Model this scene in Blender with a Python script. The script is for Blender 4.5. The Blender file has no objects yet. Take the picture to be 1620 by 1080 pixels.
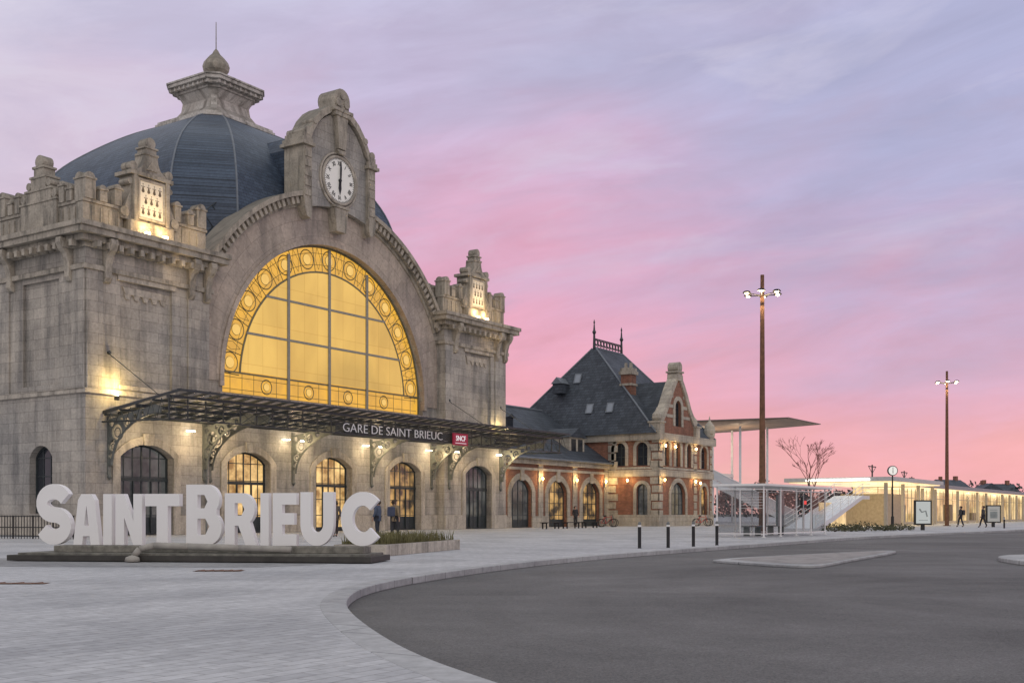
import bpy, bmesh, math, random
from mathutils import Vector, Matrix
random.seed(11)
scene=bpy.context.scene
COL=scene.collection
rad=math.radians
CAMX,CAMY,CAMZ=-33.8,-47.1,1.1
FA=rad(33.5); CF,SF=math.cos(FA),math.sin(FA)
def site(lat,d,z=0.0):
    """metres to the side of / ahead of the survey point on the plaza"""
    return (CAMX+SF*lat+CF*d, CAMY-CF*lat+SF*d, z)
# ------------------------------------------------------------ materials
def newmat(name):
    m=bpy.data.materials.new(name); m.use_nodes=True; nt=m.node_tree
    return m,nt,nt.nodes['Principled BSDF']
def nd(nt,t,ins=None,**kw):
    n=nt.nodes.new(t)
    for k,v in kw.items(): setattr(n,k,v)
    if ins:
        for k,v in ins.items():
            if isinstance(v,bpy.types.NodeSocket): nt.links.new(v,n.inputs[k])
            else: n.inputs[k].default_value=v
    return n
def c4(c): return (c[0],c[1],c[2],1.0)
def mix(nt,f,a,b,mode='MIX'):
    n=nt.nodes.new('ShaderNodeMix'); n.data_type='RGBA'; n.blend_type=mode
    for i,v in ((0,f),(6,a),(7,b)):
        if isinstance(v,bpy.types.NodeSocket): nt.links.new(v,n.inputs[i])
        else: n.inputs[i].default_value=(v if i==0 else c4(v))
    return n.outputs[2]
def mth(nt,op,a,b=0.0,clamp=False):
    n=nt.nodes.new('ShaderNodeMath'); n.operation=op; n.use_clamp=clamp
    for i,v in ((0,a),(1,b)):
        if isinstance(v,bpy.types.NodeSocket): nt.links.new(v,n.inputs[i])
        else: n.inputs[i].default_value=v
    return n.outputs[0]
def ramp(nt,f,stops):
    n=nt.nodes.new('ShaderNodeValToRGB'); nt.links.new(f,n.inputs[0])
    e=n.color_ramp.elements
    while len(e)<len(stops): e.new(0.5)
    for i,(p,c) in enumerate(stops):
        e[i].position=p; e[i].color=c4(c) if not isinstance(c,float) else (c,c,c,1)
    return n.outputs[0]
def noise(nt,vec,scale,detail=4,rough=.55,dist=0.0):
    return nd(nt,'ShaderNodeTexNoise',{'Vector':vec,'Scale':scale,'Detail':detail,'Roughness':rough,'Distortion':dist}).outputs[0]
def pos(nt):
    g=nd(nt,'ShaderNodeNewGeometry'); s=nd(nt,'ShaderNodeSeparateXYZ',{0:g.outputs['Position']})
    return g.outputs['Position'],s.outputs[0],s.outputs[1],s.outputs[2]
def comb(nt,x,y,z=0.0): return nd(nt,'ShaderNodeCombineXYZ',{0:x,1:y,2:z}).outputs[0]
def bump(nt,b,h,st,dist=.02):
    n=nd(nt,'ShaderNodeBump',{'Height':h,'Strength':st,'Distance':dist}); nt.links.new(n.outputs[0],b.inputs['Normal'])
def basic(name,col,rough=.6,metal=0.0,var=.22,scale=4,bmp=0.0,spec=.5):
    m,nt,b=newmat(name); P,x,y,z=pos(nt)
    n=noise(nt,P,scale,6); n=ramp(nt,n,[(.25,0.0),(.75,1.0)])
    c=mix(nt,n,[k*(1-var) for k in col],[min(1,k*(1+var)) for k in col])
    nt.links.new(c,b.inputs['Base Color'])
    b.inputs['Roughness'].default_value=rough; b.inputs['Metallic'].default_value=metal
    b.inputs['Specular IOR Level'].default_value=spec
    if bmp: bump(nt,b,noise(nt,P,scale*6,5),bmp)
    return m
def stained(name,ca,cb,dark,rough=.88):
    """weathered carved granite: lichen blotches, run-off streaks"""
    m,nt,b=newmat(name); P,x,y,z=pos(nt)
    n1=noise(nt,P,1.1,7,.62); n2=noise(nt,P,9,5,.65); n3=noise(nt,P,2.7,6,.7)
    st=noise(nt,comb(nt,mth(nt,'MULTIPLY',mth(nt,'ADD',x,y),2.4),mth(nt,'MULTIPLY',z,.35),y),1.0,5,.6)
    c=mix(nt,ramp(nt,n1,[(.35,0.0),(.62,1.0)]),ca,cb)
    c=mix(nt,ramp(nt,st,[(.48,0.0),(.66,.8)]),c,dark)
    c=mix(nt,ramp(nt,n3,[(.57,0.0),(.67,.5)]),c,[k*1.15 for k in dark])
    up=nd(nt,'ShaderNodeSeparateXYZ',{0:nd(nt,'ShaderNodeNewGeometry').outputs['Normal']}).outputs[2]
    c=mix(nt,mth(nt,'MULTIPLY',ramp(nt,up,[(.2,0.0),(.8,.85)]),ramp(nt,n2,[(.3,.5),(.6,1.0)])),c,dark)
    c=mix(nt,1.0,c,ramp(nt,n2,[(.3,.78),(.7,1.16)]),'MULTIPLY')
    nt.links.new(c,b.inputs['Base Color']); b.inputs['Roughness'].default_value=rough; b.inputs['Specular IOR Level'].default_value=.3
    bump(nt,b,n2,.4,.02); return m
def masonry(name,ca,cb,mortar,bw,rh,ms,mode='wall',dirt=.55,bmp=.5,rough=.85,cx=18.25,cz=8.65,tint=None):
    m,nt,b=newmat(name); P,x,y,z=pos(nt)
    if mode=='wall': uv=comb(nt,mth(nt,'ADD',x,y),z)
    elif mode=='floor': uv=comb(nt,x,y)
    elif mode=='radial':
        dx=mth(nt,'SUBTRACT',x,cx); dz=mth(nt,'SUBTRACT',z,cz)
        an=mth(nt,'MULTIPLY',mth(nt,'ARCTAN2',dz,dx),9.6)
        r=mth(nt,'SQRT',mth(nt,'ADD',mth(nt,'MULTIPLY',dx,dx),mth(nt,'MULTIPLY',dz,dz)))
        uv=comb(nt,an,r)
    br=nd(nt,'ShaderNodeTexBrick',{'Vector':uv,'Color1':c4(ca),'Color2':c4(cb),'Mortar':c4(mortar),'Scale':1.0,'Mortar Size':ms,'Mortar Smooth':.3,'Bias':0.0,'Brick Width':bw,'Row Height':rh})
    n1=noise(nt,P,.35,6,.6); n2=noise(nt,P,7.0,6,.65)
    st=noise(nt,comb(nt,mth(nt,'MULTIPLY',mth(nt,'ADD',x,y),1.6),mth(nt,'MULTIPLY',z,.18),y),1.0,5,.6) if mode!='floor' else n1
    d=mth(nt,'MULTIPLY',ramp(nt,n1,[(.36,0.0),(.64,1.0)]),.65)
    d=mth(nt,'ADD',d,mth(nt,'MULTIPLY',ramp(nt,st,[(.45,0.0),(.68,1.0)]),.6),True)
    dark=mix(nt,1.0,br.outputs[0],[1-dirt,1-dirt*.98,1-dirt*.93],'MULTIPLY')
    c=mix(nt,d,br.outputs[0],dark)
    if tint:
        t=noise(nt,P,.13,3,.5); c=mix(nt,ramp(nt,t,[(.42,0.0),(.60,1.0)]),c,mix(nt,1.0,c,tint,'MULTIPLY'))
    g=ramp(nt,n2,[(.3,.80),(.7,1.15)])
    c=mix(nt,1.0,c,g,'MULTIPLY')
    nt.links.new(c,b.inputs['Base Color']); b.inputs['Roughness'].default_value=rough
    b.inputs['Specular IOR Level'].default_value=.3
    h=mth(nt,'SUBTRACT',mth(nt,'MULTIPLY',n2,.35),br.outputs['Fac'])
    bump(nt,b,h,bmp,.03)
    return m
def glow(name,ca,cb,st,scale=1.0,lo=.35,hi=.65,zs=1.0,rough=.12):
    m,nt,b=newmat(name); P,x,y,z=pos(nt)
    n=noise(nt,comb(nt,x,y,mth(nt,'MULTIPLY',z,zs)),scale,4)
    c=mix(nt,ramp(nt,n,[(lo,0.0),(hi,1.0)]),ca,cb)
    b.inputs['Base Color'].default_value=(.03,.03,.03,1); b.inputs['Roughness'].default_value=rough
    nt.links.new(c,b.inputs['Emission Color']); b.inputs['Emission Strength'].default_value=st
    return m
def lampmat(name,col,st):
    m,nt,b=newmat(name); b.inputs['Base Color'].default_value=c4(col)
    b.inputs['Emission Color'].default_value=c4(col); b.inputs['Emission Strength'].default_value=st
    return m
def glassmat(name,col,alpha,rough=.05):
    m,nt,b=newmat(name); b.inputs['Base Color'].default_value=c4(col); b.inputs['Roughness'].default_value=rough
    b.inputs['Alpha'].default_value=alpha
    return m
STONE=masonry('granite_ashlar',(.57,.515,.445),(.45,.41,.36),(.28,.25,.22),1.15,.52,.010,dirt=.54,bmp=.4,tint=(.88,.92,.98))
STONE2=stained('dressed_granite',(.54,.49,.42),(.43,.39,.34),(.23,.21,.185))
STONED=stained('weathered_granite',(.48,.43,.36),(.36,.325,.275),(.14,.13,.115))
VOUS=masonry('voussoir_granite',(.60,.505,.42),(.48,.41,.345),(.30,.255,.22),1.0,.95,.010,'radial',dirt=.43,bmp=.4,tint=(.90,.90,.94))
SLATE=masonry('slate',(.085,.118,.175),(.055,.078,.120),(.026,.034,.048),.42,.20,.014,dirt=.35,bmp=.4,rough=.45)
SLATE2=masonry('old_slate',(.088,.105,.132),(.056,.067,.086),(.028,.032,.038),.5,.26,.016,dirt=.4,bmp=.4,rough=.6)
LEAD=basic('lead_flashing',(.16,.18,.21),.5,.2,.2)
BRICK=masonry('red_brick',(.37,.145,.090),(.25,.090,.058),(.30,.25,.20),.26,.09,.012,dirt=.38)
PALE=masonry('pale_limestone',(.55,.50,.415),(.44,.40,.34),(.27,.24,.20),.8,.4,.010,dirt=.45)
PAVE=masonry('concrete_pavers',(.53,.535,.555),(.44,.445,.465),(.30,.30,.31),.42,.16,.008,'floor',dirt=.24,bmp=.25,rough=.72)
KERB=masonry('granite_kerb',(.46,.465,.475),(.40,.40,.41),(.2,.2,.2),1.0,5.0,.012,'floor',dirt=.24,bmp=.3)
def asphalt():
    m,nt,b=newmat('asphalt'); P,x,y,z=pos(nt)
    a=noise(nt,P,.20,6,.62,.5); f=noise(nt,P,48,3,.75); g=noise(nt,P,1.3,6,.65); sp_=noise(nt,P,14,4,.7)
    c=mix(nt,ramp(nt,a,[(.36,0.0),(.66,1.0)]),(.122,.120,.122),(.158,.156,.155))
    c=mix(nt,1.0,c,ramp(nt,f,[(.3,.55),(.7,1.42)]),'MULTIPLY')
    c=mix(nt,1.0,c,ramp(nt,g,[(.3,.90),(.7,1.08)]),'MULTIPLY')
    c=mix(nt,1.0,c,ramp(nt,sp_,[(.3,.86),(.7,1.12)]),'MULTIPLY')
    cx,cy,_=site(9.5,15.0)
    dx=mth(nt,'SUBTRACT',x,cx); dy=mth(nt,'SUBTRACT',y,cy)
    r=mth(nt,'SQRT',mth(nt,'ADD',mth(nt,'MULTIPLY',dx,dx),mth(nt,'MULTIPLY',dy,dy)))
    rr=mth(nt,'ADD',r,mth(nt,'MULTIPLY',noise(nt,P,.09,1),5.0))
    w=noise(nt,comb(nt,rr,0.0,0.0),.75,3,.5)
    c=mix(nt,1.0,c,ramp(nt,w,[(.40,.88),(.60,1.03)]),'MULTIPLY')
    nt.links.new(c,b.inputs['Base Color'])
    nt.links.new(ramp(nt,a,[(.38,.85),(.64,.68)]),b.inputs['Roughness'])
    b.inputs['Specular IOR Level'].default_value=.28
    bump(nt,b,f,.8,.014); return m
ASPH=asphalt()
IRON=basic('painted_dark_iron',(.045,.052,.055),.45,.3,.25)
IRONLIT=basic('iron_lit_tone',(.15,.16,.15),.5,.2,.3)  # bracket iron: lamplight put into the colour, lighter than the rest
IRONG=basic('grey_green_iron',(.20,.18,.10),.5,.2,.25)
PIPE=basic('zinc_pipe',(.16,.17,.17),.5,.2,.25)
RUST=basic('corten_steel',(.17,.085,.05),.75,.2,.4,5)
BLACK=basic('black_steel',(.02,.02,.022),.5,.3,.3)
WHITEP=basic('white_paint',(.78,.77,.77),.45,0,.06,2)
WHITEM=basic('white_metal',(.66,.69,.72),.4,.1,.08)
FRAME=basic('dark_joinery',(.03,.04,.045),.45,0,.3)
GLASS=glassmat('clear_glass',(.05,.07,.08),.14,.03)
CGLASS=glassmat('canopy_glass',(.26,.29,.30),.28,.12)
DGLASS=glassmat('dark_glass',(.03,.035,.045),1.0,.08)
WARM=(1.0,.66,.28)
AMBERR=glow('amber_ring_glass',(.86,.45,.045),(.68,.36,.05),1.0,1.3)
def amber():
    m,nt,b=newmat('amber_pane_glass'); P,x,y,z=pos(nt)
    n=noise(nt,comb(nt,mth(nt,'MULTIPLY',x,.9),y,mth(nt,'MULTIPLY',z,.35)),.45,4,.5,.5)
    c=mix(nt,ramp(nt,n,[(.3,0.0),(.7,1.0)]),(.68,.40,.085),(.90,.56,.125))
    s=nd(nt,'ShaderNodeTexBrick',{'Vector':comb(nt,x,z),'Color1':(1,1,1,1),'Color2':(.91,.91,.9,1),'Mortar':(.78,.72,.6,1),'Scale':1.0,'Mortar Size':.018,'Brick Width':1.15,'Row Height':2.42})
    s.offset=0
    c=mix(nt,1.0,c,s.outputs[0],'MULTIPLY')
    dx=mth(nt,'SUBTRACT',x,20.5); dz=mth(nt,'SUBTRACT',z,7.0)
    rr=mth(nt,'SQRT',mth(nt,'ADD',mth(nt,'MULTIPLY',dx,dx),mth(nt,'MULTIPLY',dz,dz)))
    sh=ramp(nt,mth(nt,'DIVIDE',rr,10.0),[(.34,.80),(.47,1.0)])
    c=mix(nt,1.0,c,sh,'MULTIPLY')
    b.inputs['Base Color'].default_value=(.1,.08,.04,1); b.inputs['Roughness'].default_value=.25
    nt.links.new(c,b.inputs['Emission Color']); b.inputs['Emission Strength'].default_value=.95
    return m
AMBER=amber()
DOORHI=glow('lit_interior_glass',(.30,.16,.05),(1.0,.66,.26),1.1,.9,.4,.62)
DOORMD=glow('half_lit_glass',(.06,.04,.025),(.85,.50,.17),.8,.8,.42,.66)
DOORLO=glow('dim_glass',(.03,.035,.04),(.17,.17,.16),.6,.8,.4,.7)
HALLG=glow('station_hall_glow',(.34,.21,.09),(.95,.68,.32),.95,.42,.36,.60)
# ------------------------------------------------------------ mesh builder
def curve_mesh(outl):
    cu=bpy.data.curves.new('c','CURVE'); cu.dimensions='2D'; cu.fill_mode='BOTH'; cu.extrude=.5
    for pts in outl:
        sp=cu.splines.new('POLY'); sp.points.add(len(pts)-1)
        for i,p in enumerate(pts): sp.points[i].co=(p[0],p[1],0,1)
        sp.use_cyclic_u=True
    ob=bpy.data.objects.new('c',cu); COL.objects.link(ob)
    dg=bpy.context.evaluated_depsgraph_get(); dg.update()
    me=bpy.data.meshes.new_from_object(ob.evaluated_get(dg))
    bpy.data.objects.remove(ob); bpy.data.curves.remove(cu)
    return me
FR={'F':lambda a,b,c:(a,c,b),'S':lambda a,b,c:(c,a,b),'T':lambda a,b,c:(a,b,c)}
class MB:
    def __init__(s): s.bm=bmesh.new(); s.M=Matrix()
    def add(s,vs,fs):
        v=[s.bm.verts.new(s.M@Vector(p)) for p in vs]
        for f in fs:
            try: s.bm.faces.new([v[i] for i in f])
            except ValueError: pass
        return s
    def box(s,x0,x1,y0,y1,z0,z1):
        return s.add([(x0,y0,z0),(x1,y0,z0),(x1,y1,z0),(x0,y1,z0),(x0,y0,z1),(x1,y0,z1),(x1,y1,z1),(x0,y1,z1)],
          [(0,3,2,1),(4,5,6,7),(0,1,5,4),(1,2,6,5),(2,3,7,6),(3,0,4,7)])
    def prism(s,outl,c0,c1,fr='F'):
        f=FR[fr]
        if len(outl)==1:
            o=outl[0]; n=len(o)
            vs=[f(p[0],p[1],c0) for p in o]+[f(p[0],p[1],c1) for p in o]
            return s.add(vs,[tuple(range(n)),tuple(range(2*n-1,n-1,-1))]+[(i,(i+1)%n,n+(i+1)%n,n+i) for i in range(n)])
        me=curve_mesh(outl)
        vs=[f(v.co.x,v.co.y,c0+(v.co.z+.5)*(c1-c0)) for v in me.vertices]
        s.add(vs,[tuple(p.vertices) for p in me.polygons]); bpy.data.meshes.remove(me); return s
    def tube(s,p0,p1,r0,r1=None,n=8):
        r1=r0 if r1 is None else r1
        p0=Vector(p0);p1=Vector(p1); d=(p1-p0)
        if d.length<1e-6: return s
        q=d.to_track_quat('Z','Y'); vs=[]
        for p,r in ((p0,r0),(p1,r1)):
            for i in range(n):
                a=2*math.pi*i/n; vs.append(p+q@Vector((r*math.cos(a),r*math.sin(a),0)))
        return s.add(vs,[tuple(range(n))[::-1],tuple(range(n,2*n))]+[(i,(i+1)%n,n+(i+1)%n,n+i) for i in range(n)])
    def path(s,pts,r,n=6,closed=False):
        for i in range(len(pts)-1+(1 if closed else 0)): s.tube(pts[i],pts[(i+1)%len(pts)],r,r,n)
        return s
    def lathe(s,prof,cx=0,cy=0,n=16,rot=0.0):
        vs=[];fs=[]
        for r,z in prof:
            for i in range(n):
                a=2*math.pi*i/n+rot; vs.append((cx+r*math.cos(a),cy+r*math.sin(a),z))
        for j in range(len(prof)-1):
            for i in range(n): fs.append((j*n+i,j*n+(i+1)%n,(j+1)*n+(i+1)%n,(j+1)*n+i))
        fs.append(tuple(range(n))[::-1]); k=(len(prof)-1)*n; fs.append(tuple(range(k,k+n)))
        return s.add(vs,fs)
    def text(s,body,size,M,ext=.01,off=0.0,align='CENTER',sx=1.0):
        cu=bpy.data.curves.new('t','FONT'); cu.body=body; cu.size=size; cu.extrude=ext; cu.offset=off
        cu.align_x=align; cu.align_y='CENTER'; cu.resolution_u=3
        ob=bpy.data.objects.new('t',cu); COL.objects.link(ob)
        dg=bpy.context.evaluated_depsgraph_get(); dg.update()
        me=bpy.data.meshes.new_from_object(ob.evaluated_get(dg))
        bpy.data.objects.remove(ob)
        old=s.M; s.M=old@M@Matrix.Scale(sx,4,(1,0,0))
        s.add([v.co for v in me.vertices],[tuple(p.vertices) for p in me.polygons]); s.M=old
        return s
    def torus(s,c,R,r,n=24,m=6,axis='Y'):
        vs=[];fs=[]
        for i in range(n):
            a=2*math.pi*i/n
            for j in range(m):
                b=2*math.pi*j/m; q=R+r*math.cos(b); h=r*math.sin(b)
                p={'Y':(q*math.cos(a),h,q*math.sin(a)),'X':(h,q*math.cos(a),q*math.sin(a)),'Z':(q*math.cos(a),q*math.sin(a),h)}[axis]
                vs.append((c[0]+p[0],c[1]+p[1],c[2]+p[2]))
        for i in range(n):
            for j in range(m): fs.append((i*m+j,((i+1)%n)*m+j,((i+1)%n)*m+(j+1)%m,i*m+(j+1)%m))
        return s.add(vs,fs)
    def obj(s,name,parent=None,mat=None,world=False,smooth=False,bevel=0.0,label=None,kind=None,merge=True):
        if merge: bmesh.ops.remove_doubles(s.bm,verts=s.bm.verts,dist=1e-5)
        bmesh.ops.recalc_face_normals(s.bm,faces=s.bm.faces)
        me=bpy.data.meshes.new(name); s.bm.to_mesh(me); s.bm.free()
        return mkobj(me,name,parent,mat,world,smooth,bevel,label,kind)
def mkobj(me,name,parent=None,mat=None,world=False,smooth=False,bevel=0.0,label=None,kind=None):
    if mat: me.materials.append(mat)
    if smooth:
        for p in me.polygons: p.use_smooth=True
    o=bpy.data.objects.new(name,me); COL.objects.link(o)
    if parent is not None:
        o.parent=parent
        if world:
            p=parent; Mw=Matrix()
            while p: Mw=p.matrix_basis@Mw; p=p.parent
            me.transform(Mw.inverted())
    if bevel:
        b=o.modifiers.new('bevel','BEVEL'); b.width=bevel; b.segments=2; b.limit_method='ANGLE'
    if label: o['label']=label
    if kind: o['kind']=kind
    return o
def thing(name,label,cat,loc=(0,0,0),rz=0.0,group=None):
    e=bpy.data.objects.new(name,None); COL.objects.link(e)
    e.location=loc; e.rotation_euler=(0,0,rz); e.empty_display_size=.3
    e['label']=label; e['category']=cat
    if group: e['group']=group
    bpy.context.view_layer.update(); return e
def dup(e,loc,rz=None,label=None):
    c=e.copy(); COL.objects.link(c); c.location=loc
    if rz is not None: c.rotation_euler=(0,0,rz)
    if label: c['label']=label
    def rec(src,dst):
        for ch in [o for o in src.children]:
            k=ch.copy(); COL.objects.link(k); k.parent=dst; rec(ch,k)
    rec(e,c); return c
def light(kind,loc,en,col=WARM,size=.1,target=None,angle=90,blend=.7,parent=None,name='lamp_light'):
    l=bpy.data.lights.new(name,kind); l.energy=en; l.color=col
    if kind=='AREA': l.size=size
    else: l.shadow_soft_size=size
    if kind=='SPOT': l.spot_size=rad(angle); l.spot_blend=blend
    o=bpy.data.objects.new(name,l); COL.objects.link(o); o.location=loc
    if target: o.rotation_euler=(Vector(target)-Vector(loc)).to_track_quat('-Z','Y').to_euler()
    return o
def archpts(cx,w,z0,zs,rise,n=14):
    R=(w*w/4+rise*rise)/(2*rise); cz=zs+rise-R; a0=math.atan2(zs-cz,w/2)
    pts=[(cx-w/2,z0),(cx+w/2,z0)]
    for i in range(n+1):
        a=a0+(math.pi-2*a0)*i/n; pts.append((cx+R*math.cos(a),cz+R*math.sin(a)))
    return pts
def archz(dx,w,zs,rise):
    R=(w*w/4+rise*rise)/(2*rise); cz=zs+rise-R
    return cz+math.sqrt(max(0,R*R-dx*dx))
def stroke(path,w_):
    L=[];R=[]
    for i in range(len(path)):
        a=Vector(path[max(0,i-1)]);b_=Vector(path[min(len(path)-1,i+1)]); t=(b_-a).normalized(); n_=Vector((-t.y,t.x))*w_/2
        L.append((path[i][0]+n_.x,path[i][1]+n_.y)); R.append((path[i][0]-n_.x,path[i][1]-n_.y))
    return L+R[::-1]
def window(name,parent,cx,w,z0,zs,rise,c,nv,nh,glassm,fr='F',ft=.12,bar=.06,sign=1,framem=None,solid=0.0,world=True):
    b=MB(); o=archpts(cx,w,z0,zs,rise)
    inn=archpts(cx,w-2*ft,z0+ft,zs,max(.05,rise-ft*.8))
    d=.1*sign
    b.prism([o,inn],c,c+d,fr); f=FR[fr]
    def bx(a0,a1,b0,b1,c0,c1):
        p=f(a0,b0,c0);q=f(a1,b1,c1); b.box(min(p[0],q[0]),max(p[0],q[0]),min(p[1],q[1]),max(p[1],q[1]),min(p[2],q[2]),max(p[2],q[2]))
    for i in range(1,nv):
        x=-w/2+w*i/nv; bw=bar*(1.8 if (nv%2==0 and i==nv//2) else 1)
        bx(cx+x-bw/2,cx+x+bw/2,z0+ft*.5,archz(x,w,zs,rise)-ft*.5,c+.01*sign,c+.08*sign)
    for i in range(1,nh+1):
        zz=z0+(zs-z0)*i/nh
        bx(cx-w/2+ft*.5,cx+w/2-ft*.5,zz-bar/2,zz+bar/2,c+.015*sign,c+.075*sign)
    if solid>0: bx(cx-w/2+ft*.6,cx+w/2-ft*.6,z0+ft*.4,z0+solid,c+.03*sign,c+.065*sign)
    wo=b.obj(name,parent,framem or FRAME,world=world)
    g=MB(); g.prism([archpts(cx,w-.04,z0+.02,zs,rise-.02)],c+.045*sign,c+.06*sign,fr)
    go=g.obj('pane',parent,glassm,world=world); go.parent=wo
    return wo
# ------------------------------------------------------------ world sky
w=bpy.data.worlds.new('World'); scene.world=w; w.use_nodes=True
nt=w.node_tree; bg=nt.nodes['Background']
tc=nd(nt,'ShaderNodeTexCoord'); sp=nd(nt,'ShaderNodeSeparateXYZ',{0:tc.outputs['Generated']})
X,Y,Z=sp.outputs
lat=mth(nt,'ADD',mth(nt,'MULTIPLY',X,SF),mth(nt,'MULTIPLY',Y,-CF))
fwd=mth(nt,'ADD',mth(nt,'MULTIPLY',X,CF),mth(nt,'MULTIPLY',Y,SF))
slant=mth(nt,'SUBTRACT',Z,mth(nt,'MULTIPLY',lat,.13))
cv=comb(nt,mth(nt,'MULTIPLY',lat,2.6),mth(nt,'MULTIPLY',fwd,2.0),mth(nt,'MULTIPLY',slant,8.0))
n1=noise(nt,cv,1.0,6,.55,.3)
cv2=comb(nt,mth(nt,'MULTIPLY',lat,6.0),mth(nt,'MULTIPLY',fwd,5.0),mth(nt,'MULTIPLY',slant,24.0))
n2=noise(nt,cv2,1.0,7,.6,.5)
n3=noise(nt,comb(nt,mth(nt,'MULTIPLY',lat,3.2),mth(nt,'MULTIPLY',fwd,3.0),mth(nt,'MULTIPLY',slant,13.0)),1.3,6,.6,.6)
zz=mth(nt,'ADD',Z,mth(nt,'MULTIPLY',mth(nt,'SUBTRACT',n1,.5),.22))
zz=mth(nt,'ADD',zz,mth(nt,'MULTIPLY',mth(nt,'SUBTRACT',n2,.5),.08))
zz=mth(nt,'ADD',zz,mth(nt,'MULTIPLY',lat,.06))
base=ramp(nt,zz,[(0.0,(.83,.46,.43)),(.05,(.84,.41,.45)),(.12,(.83,.38,.48)),(.20,(.77,.38,.52)),(.27,(.66,.41,.57)),(.36,(.55,.48,.67)),(.50,(.50,.54,.70)),(1.0,(.56,.60,.70))])
right=mth(nt,'MULTIPLY',ramp(nt,mth(nt,'ADD',lat,mth(nt,'MULTIPLY',mth(nt,'SUBTRACT',n1,.5),.6)),[(-.02,0.0),(.36,1.0)]),ramp(nt,zz,[(.06,0.0),(.24,1.0)]))
base=mix(nt,mth(nt,'MULTIPLY',right,.85),base,(.39,.41,.62))
br=ramp(nt,n2,[(.32,.91),(.68,1.09)])
base=mix(nt,1.0,base,br,'MULTIPLY')
dk=mth(nt,'MULTIPLY',ramp(nt,n3,[(.52,0.0),(.68,1.0)]),ramp(nt,Z,[(.05,.15),(.18,1.0)]))
base=mix(nt,mth(nt,'MULTIPLY',dk,.42),base,(.46,.40,.56))
lv=ramp(nt,n3,[(.30,1.0),(.46,0.0)])
base=mix(nt,mth(nt,'MULTIPLY',mth(nt,'MULTIPLY',lv,ramp(nt,Z,[(.15,0.0),(.28,1.0)])),.45),base,(.66,.62,.76))
left=mth(nt,'MULTIPLY',ramp(nt,mth(nt,'MULTIPLY',lat,-1.0),[(.10,0.0),(.40,1.0)]),.68)
base=mix(nt,left,base,mix(nt,ramp(nt,n3,[(.4,0.0),(.6,1.0)]),(.70,.67,.78),(.57,.56,.69)))
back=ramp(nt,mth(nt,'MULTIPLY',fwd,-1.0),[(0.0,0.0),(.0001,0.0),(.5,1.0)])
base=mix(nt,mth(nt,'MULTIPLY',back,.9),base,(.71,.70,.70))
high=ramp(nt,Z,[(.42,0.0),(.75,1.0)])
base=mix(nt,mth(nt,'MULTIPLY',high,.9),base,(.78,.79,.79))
sky=nd(nt,'ShaderNodeTexSky',sky_type='NISHITA'); sky.sun_disc=False; sky.sun_elevation=rad(1.0); sky.sun_rotation=rad(110)
sk=mix(nt,1.0,sky.outputs[0],(.02,.02,.02),'MULTIPLY')
base=mix(nt,1.0,base,sk,'ADD')
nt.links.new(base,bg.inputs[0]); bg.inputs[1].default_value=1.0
sl=light('SUN',(0,0,60),.35,(1,.80,.70),.1,name='dusk_fill'); sl.data.angle=rad(20)  # added weak fill from behind the camera; no sun is up
sl.rotation_euler=(Vector((.5,.8,-.35))).to_track_quat('-Z','Y').to_euler()
# ------------------------------------------------------------ ground
def pl(ptsl): return [site(a,b)[:2] for a,b in ptsl]
g=MB(); g.add([(-2500,-2500,-.124),(3000,-2500,-.124),(3000,3000,-.124),(-2500,3000,-.124)],[(0,1,2,3)])
g.obj('ground',None,basic('distant_ground',(.10,.095,.085),.9,0,.3,.05),kind='structure')
edge=[(89.5,158),(34.3,75),(19.1,57.4),(8.93,40.6),(3.6,32),(1.41,27.9),(-.1,24.4),(-.95,22.0),(-1.83,19.1),(-2.14,17.4),(-2.24,16.0),(-2.15,14.4),(-1.9,12.8),(-1.29,10.4),(-.73,8.63),(-.12,7.28),(.62,5.77),(2,4.2),(4,3.0),(8,2.0),(60,-6)]
def smoothc(p,k=3):
    for _ in range(k):
        q=[p[0]]
        for i in range(len(p)-1):
            a,b=p[i],p[i+1]; q+= [(a[0]*.75+b[0]*.25,a[1]*.75+b[1]*.25),(a[0]*.25+b[0]*.75,a[1]*.25+b[1]*.75)]
        p=q+[p[-1]]
    return p
E=smoothc(edge)
road=pl(E+[(120,-6),(170,60),(130,140)])
m=MB(); m.prism([[( -140,-120),(330,-120),(330,140),(-140,140)],road],-.123,0.0,'T')
m.obj('pavement',None,PAVE,kind='structure')
m=MB(); m.add([(p[0],p[1],-.118) for p in road],[tuple(range(len(road)))]); m.obj('road',None,ASPH,kind='structure')
def offs(p,d):
    out=[]
    for i in range(len(p)):
        a=Vector(p[max(0,i-1)]);b=Vector(p[min(len(p)-1,i+1)]); t=(b-a).normalized(); out.append((p[i][0]+t.y*d,p[i][1]-t.x*d))
    return out
o1=offs(E,-.02); o2=offs(E,.30)
m=MB(); m.prism([pl(o1+o2[::-1])],-.118,.006,'T'); m.obj('kerb',None,KERB,kind='structure',bevel=.012)
isl=[(5.0,27.9),(5.8,29.3),(8.5,32.0),(11.6,35.2),(12.0,34.6),(10.4,31.6),(8.2,27.6),(6.9,25.0),(6.4,24.8),(5.6,26.2)]
isl=smoothc(isl+[isl[0]],2)[:-1]
m=MB(); m.prism([pl(isl)],-.118,-.05,'T'); m.obj('traffic_island',None,KERB,kind='structure',bevel=.02)
ci=Vector((8.3,29.6)); isl2=[((p[0]-ci.x)*.86+ci.x,(p[1]-ci.y)*.88+ci.y) for p in isl]
m=MB(); m.add([site(a,b,-.045) for a,b in isl2],[tuple(range(len(isl2)))]); m.obj('island_paving',None,basic('worn_grit',(.27,.255,.25),.85,0,.35,2.5),kind='structure')
isb=smoothc([(12.0,26.4),(12.4,29.0),(14,31),(18,30),(18,24),(13,24),(12.0,26.4)],2)
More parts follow.
